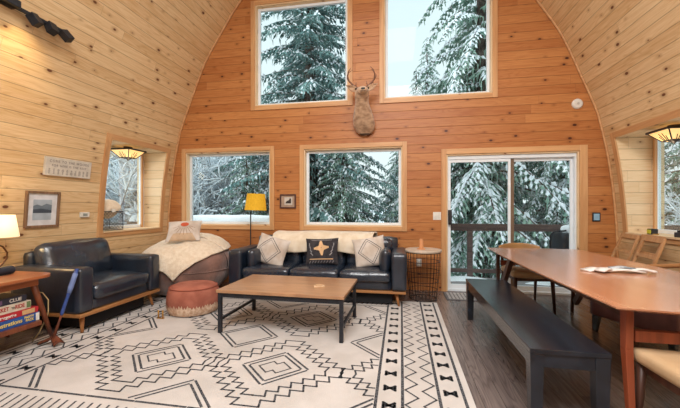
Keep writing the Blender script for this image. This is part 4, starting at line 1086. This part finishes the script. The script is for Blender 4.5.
# door mat
t = thing('door_mat', 'small grey patterned door mat inside the sliding door', 'mat', (.86, 4.98, 0))
mb = MB(); mb.box(-.24, .24, -.21, .2, .001, .01); mb.mi = 1
for k in range(9): mb.box(-.21+.05*k, -.18+.05*k, -.18, .17, .010, .0115)
o = mb.build('door_mat_pile', [M['mat'], c('mat_light', (176, 174, 172), .95)], t); o.name = 'pile'
MB().box(-.25, .25, -.22, .21, .0005, .006).build('border', c('mat_edge', (80, 78, 80), .95), t)

# ------------------------------------------------------------------ outside: deck, rail, grill
mb = MB(); mb.box(-6.0, 4.6, YB+.15, 6.62, -.16, -.04); tag(mb.build('deck', M['deck'], uvf=lambda co, n: (co.x, co.y)), kind='structure')
t = thing('deck_railing', 'brown wooden deck railing outside the glass door', 'railing', (0, 6.55, -.04))
MB().box(-6.0, 4.6, -.03, .03, .87, 1.0).build('top_rail', M['railwood'], t, bevel=.005)
MB().box(-6.0, 4.6, -.02, .02, .10, .17).build('lower_rail', M['railwood'], t, bevel=.004)
for x in (-5.6, -3.9, -2.2, -.5, 1.25, 2.95, 4.5): MB().box(x-.045, x+.045, -.045, .045, 0, .87).build('post', M['railwood'], t, bevel=.004)
def ridge(u, v):
    x = -5.9+u*3.8; a = math.pi*v; w_ = .085*(1+.3*noise.noise(Vector((x*2, 3, 0))))
    return (x, 6.55-w_*math.cos(a), .955+(.15+.05*noise.noise(Vector((x*1.7, 0, 0))))*math.sin(a)**.8*(1 if .01 < u < .99 else .2))
mb = MB(); mb.grid(ridge, 90, 10); tag(mb.build('rail_snow', M['snow'], smooth_='all'), 'thick ridge of snow lying along the railing outside the left window', 'snow', kind='stuff')
def drift(u, v):
    x, y = -5.9+u*10.4, YB+.5+v*.75; return (x, y, -.043+.05*max(0, noise.noise(Vector((x*1.3, y*2.6, 0)))+.08))
mb = MB(); mb.grid(drift, 120, 14); tag(mb.build('deck_snow', M['snow'], smooth_='all'), 'patchy snow lying on the deck boards outside', 'snow', kind='stuff')
t = thing('covered_grill', 'dark covered barbecue grill with snow on top, on the deck', 'grill', (2.78, 6.15, -.04))
MB().soft((0, 0, .44), (.24, .23, .44), .05, 8, (0, 0, 0), .02).build('cover', M['grill'], t, smooth_='all')
mb = MB(); mb.tube([(-.33, 0, .50), (-.34, -.03, .84), (-.30, -.05, .90), (-.1, -.05, .92)], .014, 8); mb.build('handle_bar', M['black_metal'], t, smooth_='all')
MB().soft((.05, 0, .93), (.17, .19, .07), .065, 10, (0, 0, .02), .02).build('snow_cap', M['snow'], t, smooth_='all')
# snowy ground
def ground(u, v):
    x, y = -45+u*90, 6.7+v*60; return (x, y, -2.2+.4*noise.noise(Vector((x*.15, y*.15, 0)))+max(0, y-14)*.06)
mb = MB(); mb.grid(ground, 60, 40)
mb.grid(lambda u, v: (-45+u*38, -8+v*14.7, -2.2+.3*noise.noise(Vector((u*5, v*4, 2)))), 24, 12)
mb.grid(lambda u, v: (5+u*40, -8+v*14.7, -2.2+.3*noise.noise(Vector((u*5, v*4, 9)))), 24, 12)
tag(mb.build('ground', M['snow'], smooth_='all'), kind='structure')

# ------------------------------------------------------------------ trees
def conifer(H, Rb, nb, seed, droop=.45, zlow=.06, snow=.5, tw=.34, up=.15, tk=1.0):
    """trunk, needle sprays and snow pads of one conifer"""
    rg = random.Random(seed); tr = MB(); nd = MB(); sn = MB()
    tr.tube([(0, 0, 0), (.02, 0, H*.3), (0, .03, H*.65), (0, 0, H)], [(H*.016+.05)*tk, (H*.013+.03)*tk, (H*.008+.01)*tk, .01], 8)
    for i in range(nb):
        f = (i+rg.random())/nb; f = zlow+(1-zlow)*f; z = H*f; L = Rb*(1-f)**.85*(.8+.4*rg.random())+.12
        ph = i*2.399+rg.random()*.5; d = Vector((math.cos(ph), math.sin(ph), 0)); sd = Vector((-d.y, d.x, 0)); n = max(4, int(L/.10)); P = []
        cv = droop*(.7+.6*rg.random())
        for k in range(n+1):
            s_ = k/n; P.append(Vector((0, 0, z))+d*(L*s_)+Vector((0, 0, L*(up*s_-cv*s_*s_)))+sd*(.05*L*math.sin(s_*3+i)))
        tr.tube(P, [.022*(1-k/n)*min(1, L)+.004 for k in range(n+1)], 4, cap=False)
        for k in range(1, n+1):
            s_ = k/n; p = P[k]; ax = (P[k]-P[k-1]).normalized()
            for sg in (-1, 1, 0):
                l = tw*(1.15-s_*.75)*(.6+.8*rg.random())*min(1.0, .35+L*.4)
                if sg == 0 and k < n and rg.random() < .4: continue
                dr = (sd*sg*.9+ax*(.75 if sg else .9)).normalized(); 
                m_ = 2
                q0 = p
                for j in range(m_):      # drooping segments of a twig, each a flattened 3-sided spray
                    dz = -.22-.38*j-.25*rg.random(); q1 = q0+(dr+Vector((0, 0, dz))).normalized()*(l/m_)
                    w_ = (.040 if j == 0 else .028)*(.8+.6*rg.random())*(.7+.5*min(1, L)); side_ = (q1-q0).cross(Vector((0, 0, 1))).normalized() if abs((q1-q0).normalized().z) < .98 else sd
                    m2 = q0.lerp(q1, .45)
                    a_, b2 = m2+side_*w_-Vector((0, 0, w_*.7)), m2-side_*w_-Vector((0, 0, w_*.7)); tp = m2+Vector((0, 0, .010))
                    nd.add([q0, a_, q1, b2, tp], [(0, 1, 4), (1, 2, 4), (2, 3, 4), (3, 0, 4), (0, 3, 1), (1, 3, 2)])
                    # hanging tassel
                    if rg.random() < .6:
                        hv = Vector((rg.uniform(-.03, .03), rg.uniform(-.03, .03), -l*.42)); nd.add([q1-side_*.016, q1+side_*.016, q1+hv, q1+dr*.02], [(0, 1, 2), (0, 3, 2), (1, 3, 2)])
                    if rg.random() < snow:
                        h2 = .012+.03*rg.random(); ws = w_*.75
                        e0, e1 = q0.lerp(q1, .02), q0.lerp(q1, .96)
                        sn.add([e0+Vector((0, 0, .008)), m2+side_*ws-Vector((0, 0, w_*.30)), e1, m2-side_*ws-Vector((0, 0, w_*.30)), m2+Vector((0, 0, h2+.012))], [(0, 1, 4), (1, 2, 4), (2, 3, 4), (3, 0, 4)])
                    q0 = q1
            if rg.random() < snow*.8 and L > .5:
                r_ = .018+.03*rg.random(); e = P[k]+Vector((0, 0, .03)); b_ = P[k-1]+Vector((0, 0, .03))
                sn.tube([b_, b_.lerp(e, .5)+Vector((0, 0, r_*.4)), e], [r_*.3, r_, r_*.3], 6)
    return tr, nd, sn
def tree_proto(seed, H, Rb, nb, needle, **k):
    tr, nd, sn = conifer(H, Rb, nb, seed, **k)
    return [('trunk', tr, M['bark']), ('needles', nd, needle), ('snow_load', sn, M['snow'])]
protoM = {}
def plant(kind, label, loc, rz, sc=1.0, name='fir_tree', lean=(0, 0)):
    t = thing(name, label, 'tree', loc, rz, 'snowy trees outside the cabin'); t.scale = (sc, sc, sc); t.rotation_euler = (lean[0], lean[1], rz)
    if kind not in protoM: protoM[kind] = [(n_, b_.build(n_, m_), ) for n_, b_, m_ in PROTO[kind]()]; first = True
    else: first = False
    for n_, o in protoM[kind]:
        if not first: o2 = o.copy(); COL.objects.link(o2)
        else: o2 = o
        o2.parent = t
    return t
def shrub_parts(seed=5):
    rg = random.Random(seed); tw = MB(); sn = MB()
    def br(p, d, L, r_, lv):
        pts = [p]; q = p.copy(); dd = d.copy(); k = 5
        for i in range(k):
            dd = (dd+Vector((rg.uniform(-.22, .22), rg.uniform(-.22, .22), rg.uniform(-.16, .08)))).normalized(); q = q+dd*(L/k); pts.append(q.copy())
            if lv < 4:
                for _ in range(2 if lv < 2 else 1):
                    if rg.random() < .85:
                        s_ = Vector((rg.uniform(-1, 1), rg.uniform(-1, 1), rg.uniform(-.3, .9))).normalized(); br(q.copy(), (dd*.7+s_*.8).normalized(), L*(.45+.2*rg.random()), r_*.5, lv+1)
        tw.tube(pts, [max(.003, r_*(1-.7*i/k)) for i in range(k+1)], 4, cap=False)
        sn.tube([a+Vector((0, 0, r_*.7+.008)) for a in pts], [max(.010, r_*.9)*(.8+.6*rg.random()) for _ in pts], 4, cap=False)
    for i in range(6):
        a = i*1.05; br(Vector((0, 0, 0)), Vector((math.cos(a)*.35, math.sin(a)*.35, 1)).normalized(), 1.9, .03, 0)
    return [('branches', tw, M['twig']), ('snow_load', sn, M['snow'])]
PROTO = {
    'big': lambda: tree_proto(11, 13.0, 3.1, 210, M['needle_dk'], droop=.42, snow=.30, tw=.42, zlow=.12),
    'white': lambda: tree_proto(23, 12.0, 2.9, 150, M['needle'], droop=.75, snow=.75, tw=.42, up=.1, zlow=.10),
    'mid': lambda: tree_proto(37, 8.0, 2.3, 140, M['needle'], droop=.55, snow=.30, tw=.36),
    'bare': shrub_parts,
}
TREES = [
 ('big', 'tall dark green fir filling the upper left window', (-2.8, 10.2, -2.2), 40, 1.12),
 ('white', 'snow-laden fir at the right side of the upper right window', (2.45, 11.0, -2.2), 10, 1.32),
 ('mid', 'green fir with light snow behind the left pane of the glass door', (2.1, 11.2, -2.2), 75, 1.0),
 ('mid', 'green fir filling the left half of the middle window', (-1.55, 9.2, -2.2), 160, .82),
 ('white', 'snowy fir leaning into the right edge of the middle window', (.55, 12.4, -2.2), 200, .70),
 ('white', 'snow-laden fir behind the right pane of the glass door', (5.0, 11.4, -2.2), 300, .98),
 ('mid', 'snowy fir at the right edge of the lower left window', (-4.15, 8.6, -2.2), 245, .66),
 ('bare', 'snow-covered bare shrub inside the left part of the lower left window', (-6.2, 10.6, -2.2), 30, 1.3),
 ('bare', 'snow-covered bare shrub in the middle of the lower left window', (-4.9, 11.2, -2.2), 130, 1.3),
 ('bare', 'snow-covered bare tangle outside the left dormer glass', (-9.2, 7.2, -2.2), 220, 1.2),
 ('bare', 'frosted bare shrub further out beyond the left dormer glass', (-11.2, 9.8, -2.2), 20, 1.35),
 ('white', 'far snowy fir behind the shrubs at the left dormer', (-14.0, 11.5, -2.2), 90, .75),
 ('big', 'far dark fir behind the shrubs in the lower left window', (-8.0, 14.5, -2.2), 20, .8),
 ('mid', 'far fir seen low in the middle window between nearer trees', (-.2, 15.5, -2.2), 10, .80),
 ('white', 'far white fir behind the centre stile of the glass door', (3.4, 15.0, -2.2), 120, .85),
 ('big', 'far dark fir behind the right pane of the glass door', (6.8, 15.5, -2.2), 260, .8),
 ('mid', 'fir seen through the right dormer glass', (9.8, 12.2, -2.2), 330, .95),
 ('bare', 'bare frosted shrub outside the right dormer glass', (8.2, 8.8, -2.2), 300, 1.2),
 ('white', 'far snowy fir beyond the right dormer glass', (13.5, 14.5, -2.2), 60, .9),
 ('big', 'distant dark fir left of the upper left window fir', (-7.0, 17.5, -2.0), 200, .72),
 ('white', 'distant white fir behind the middle window firs', (-3.2, 16.5, -2.0), 280, .72),
 ('white', 'far snowy fir behind the left edge of the lower left window', (-9.5, 14.0, -2.2), 45, .9),
 ('bare', 'snow-covered bare thicket low behind the railing in the lower left window', (-7.6, 12.6, -2.2), 75, 1.5),
 ('bare', 'snow-covered bare thicket beside the fir trunk in the lower left window', (-3.9, 12.9, -2.2), 15, 1.4),
 ('mid', 'far fir between the white fir and the frame in the lower left window', (-6.2, 17.5, -2.2), 145, 1.1),
 ('mid', 'green fir close outside the right dormer glass', (7.6, 10.4, -2.2), 15, .95),
 ('bare', 'tall snow-covered thicket nearest the lower left window', (-5.9, 9.3, -2.2), 200, 1.75),
 ('bare', 'tall snow-covered thicket nearest the left dormer glass', (-9.0, 9.6, -2.2), 260, 1.8),
 ('white', 'snowy fir behind the tall thicket at the left dormer glass', (-12.5, 12.6, -2.2), 5, .95),
 ('white', 'far snowy fir low in the upper right window', (1.4, 19.0, -2.0), 15, 1.05),
 ('mid', 'far fir right of the white fir in the upper right window', (5.0, 19.5, -2.0), 95, 1.5),
]
for kind, lab, loc, rz, sc in TREES:
    plant(kind, lab, loc, R(rz), sc, {'bare': 'snowy_shrub'}.get(kind, 'fir_tree'))

# ------------------------------------------------------------------ light
w = bpy.data.worlds.new('overcast'); SC.world = w; w.use_nodes = True; nt = w.node_tree; bg = nt.nodes['Background']
tc = N(nt, 'ShaderNodeTexCoord'); sp = N(nt, 'ShaderNodeSeparateXYZ'); nt.links.new(tc.outputs['Generated'], sp.inputs[0])
f = smooth(nt, sp.outputs[2], 0.0, .7)
nt.links.new(mixc(nt, f, (.80, .87, .88), (.70, .83, .87)), bg.inputs[0]); bg.inputs[1].default_value = 1.3
sl = bpy.data.lights.new('overcast_sun', 'SUN'); sl.energy = 3.6; sl.color = (.93, .97, 1); sl.angle = R(70)
so = bpy.data.objects.new('overcast_sun', sl); COL.objects.link(so); so.rotation_euler = Vector((1, .45, -.8)).to_track_quat('-Z', 'Y').to_euler()
def area(name, loc, rot, size, power, col, sy=None):
    l = bpy.data.lights.new(name, 'AREA'); l.energy = power; l.color = col; l.size = size; l.shape = 'RECTANGLE'; l.size_y = sy or size
    o = bpy.data.objects.new(name, l); COL.objects.link(o); o.location = loc; o.rotation_euler = rot; return o
def point(name, loc, power, col, r_=.05):
    l = bpy.data.lights.new(name, 'POINT'); l.energy = power; l.color = col; l.shadow_soft_size = r_
    o = bpy.data.objects.new(name, l); COL.objects.link(o); o.location = loc; return o
area('added_fill', (-.5, -.2, 4.3), (R(28), 0, 0), 2.2, 225, (1, .98, .96))  # unseen fill areas, here and below, added to brighten the room
area('added_fill', (1.2, .6, 3.7), (R(20), 0, 0), 1.0, 60, (1, .98, .96))  # added fill for the dining end
area('added_fill', (-.5, 3.0, 4.9), (0, 0, 0), 1.6, 42, (1, .98, .96))
point('table_lamp_light', (-3.70, 2.50, 1.08), 5, (1, .72, .38), .06)
point('table_lamp_light', (-3.62, 2.30, 1.45), 2, (1, .72, .38), .06)
point('dormer_lamp_light', (CX0-3.50, 4.44, DZ1-.27), 1.5, (1, .85, .62), .06)
point('dormer_lamp_light', (CX0+3.50, 4.40, DZ1-.27), 1.5, (1, .85, .62), .06)
def spot(loc, tgt, power, ang, col):
    l = bpy.data.lights.new('track_spot', 'SPOT'); l.energy = power; l.color = col; l.spot_size = R(ang); l.spot_blend = .9; l.shadow_soft_size = .03
    o = bpy.data.objects.new('track_spot', l); COL.objects.link(o); o.location = loc; o.rotation_euler = (Vector(tgt)-Vector(loc)).to_track_quat('-Z', 'Y').to_euler()
spot((-3.30, 2.55, 3.02), (-3.85, 2.75, 2.55), 16, 75, (1, .74, .36))

# ------------------------------------------------------------------ camera
cam = bpy.data.cameras.new('camera'); co = bpy.data.objects.new('camera', cam); COL.objects.link(co); SC.camera = co
cam.sensor_width = 36; cam.lens = 36*337/680; cam.shift_y = 4/680; cam.clip_start = .05; cam.clip_end = 300
co.location = (0, 0, 1.25); co.rotation_euler = (R(90), 0, math.atan(61/337))
SC.view_settings.view_transform = 'Standard'; SC.view_settings.look = 'None'; SC.view_settings.gamma = 1; SC.view_settings.exposure = 0.0
SC.view_settings.use_curve_mapping = False
SC.cycles.use_denoising = True; SC.cycles.max_bounces = 8; SC.cycles.transparent_max_bounces = 12
SC.cycles.sample_clamp_indirect = 6
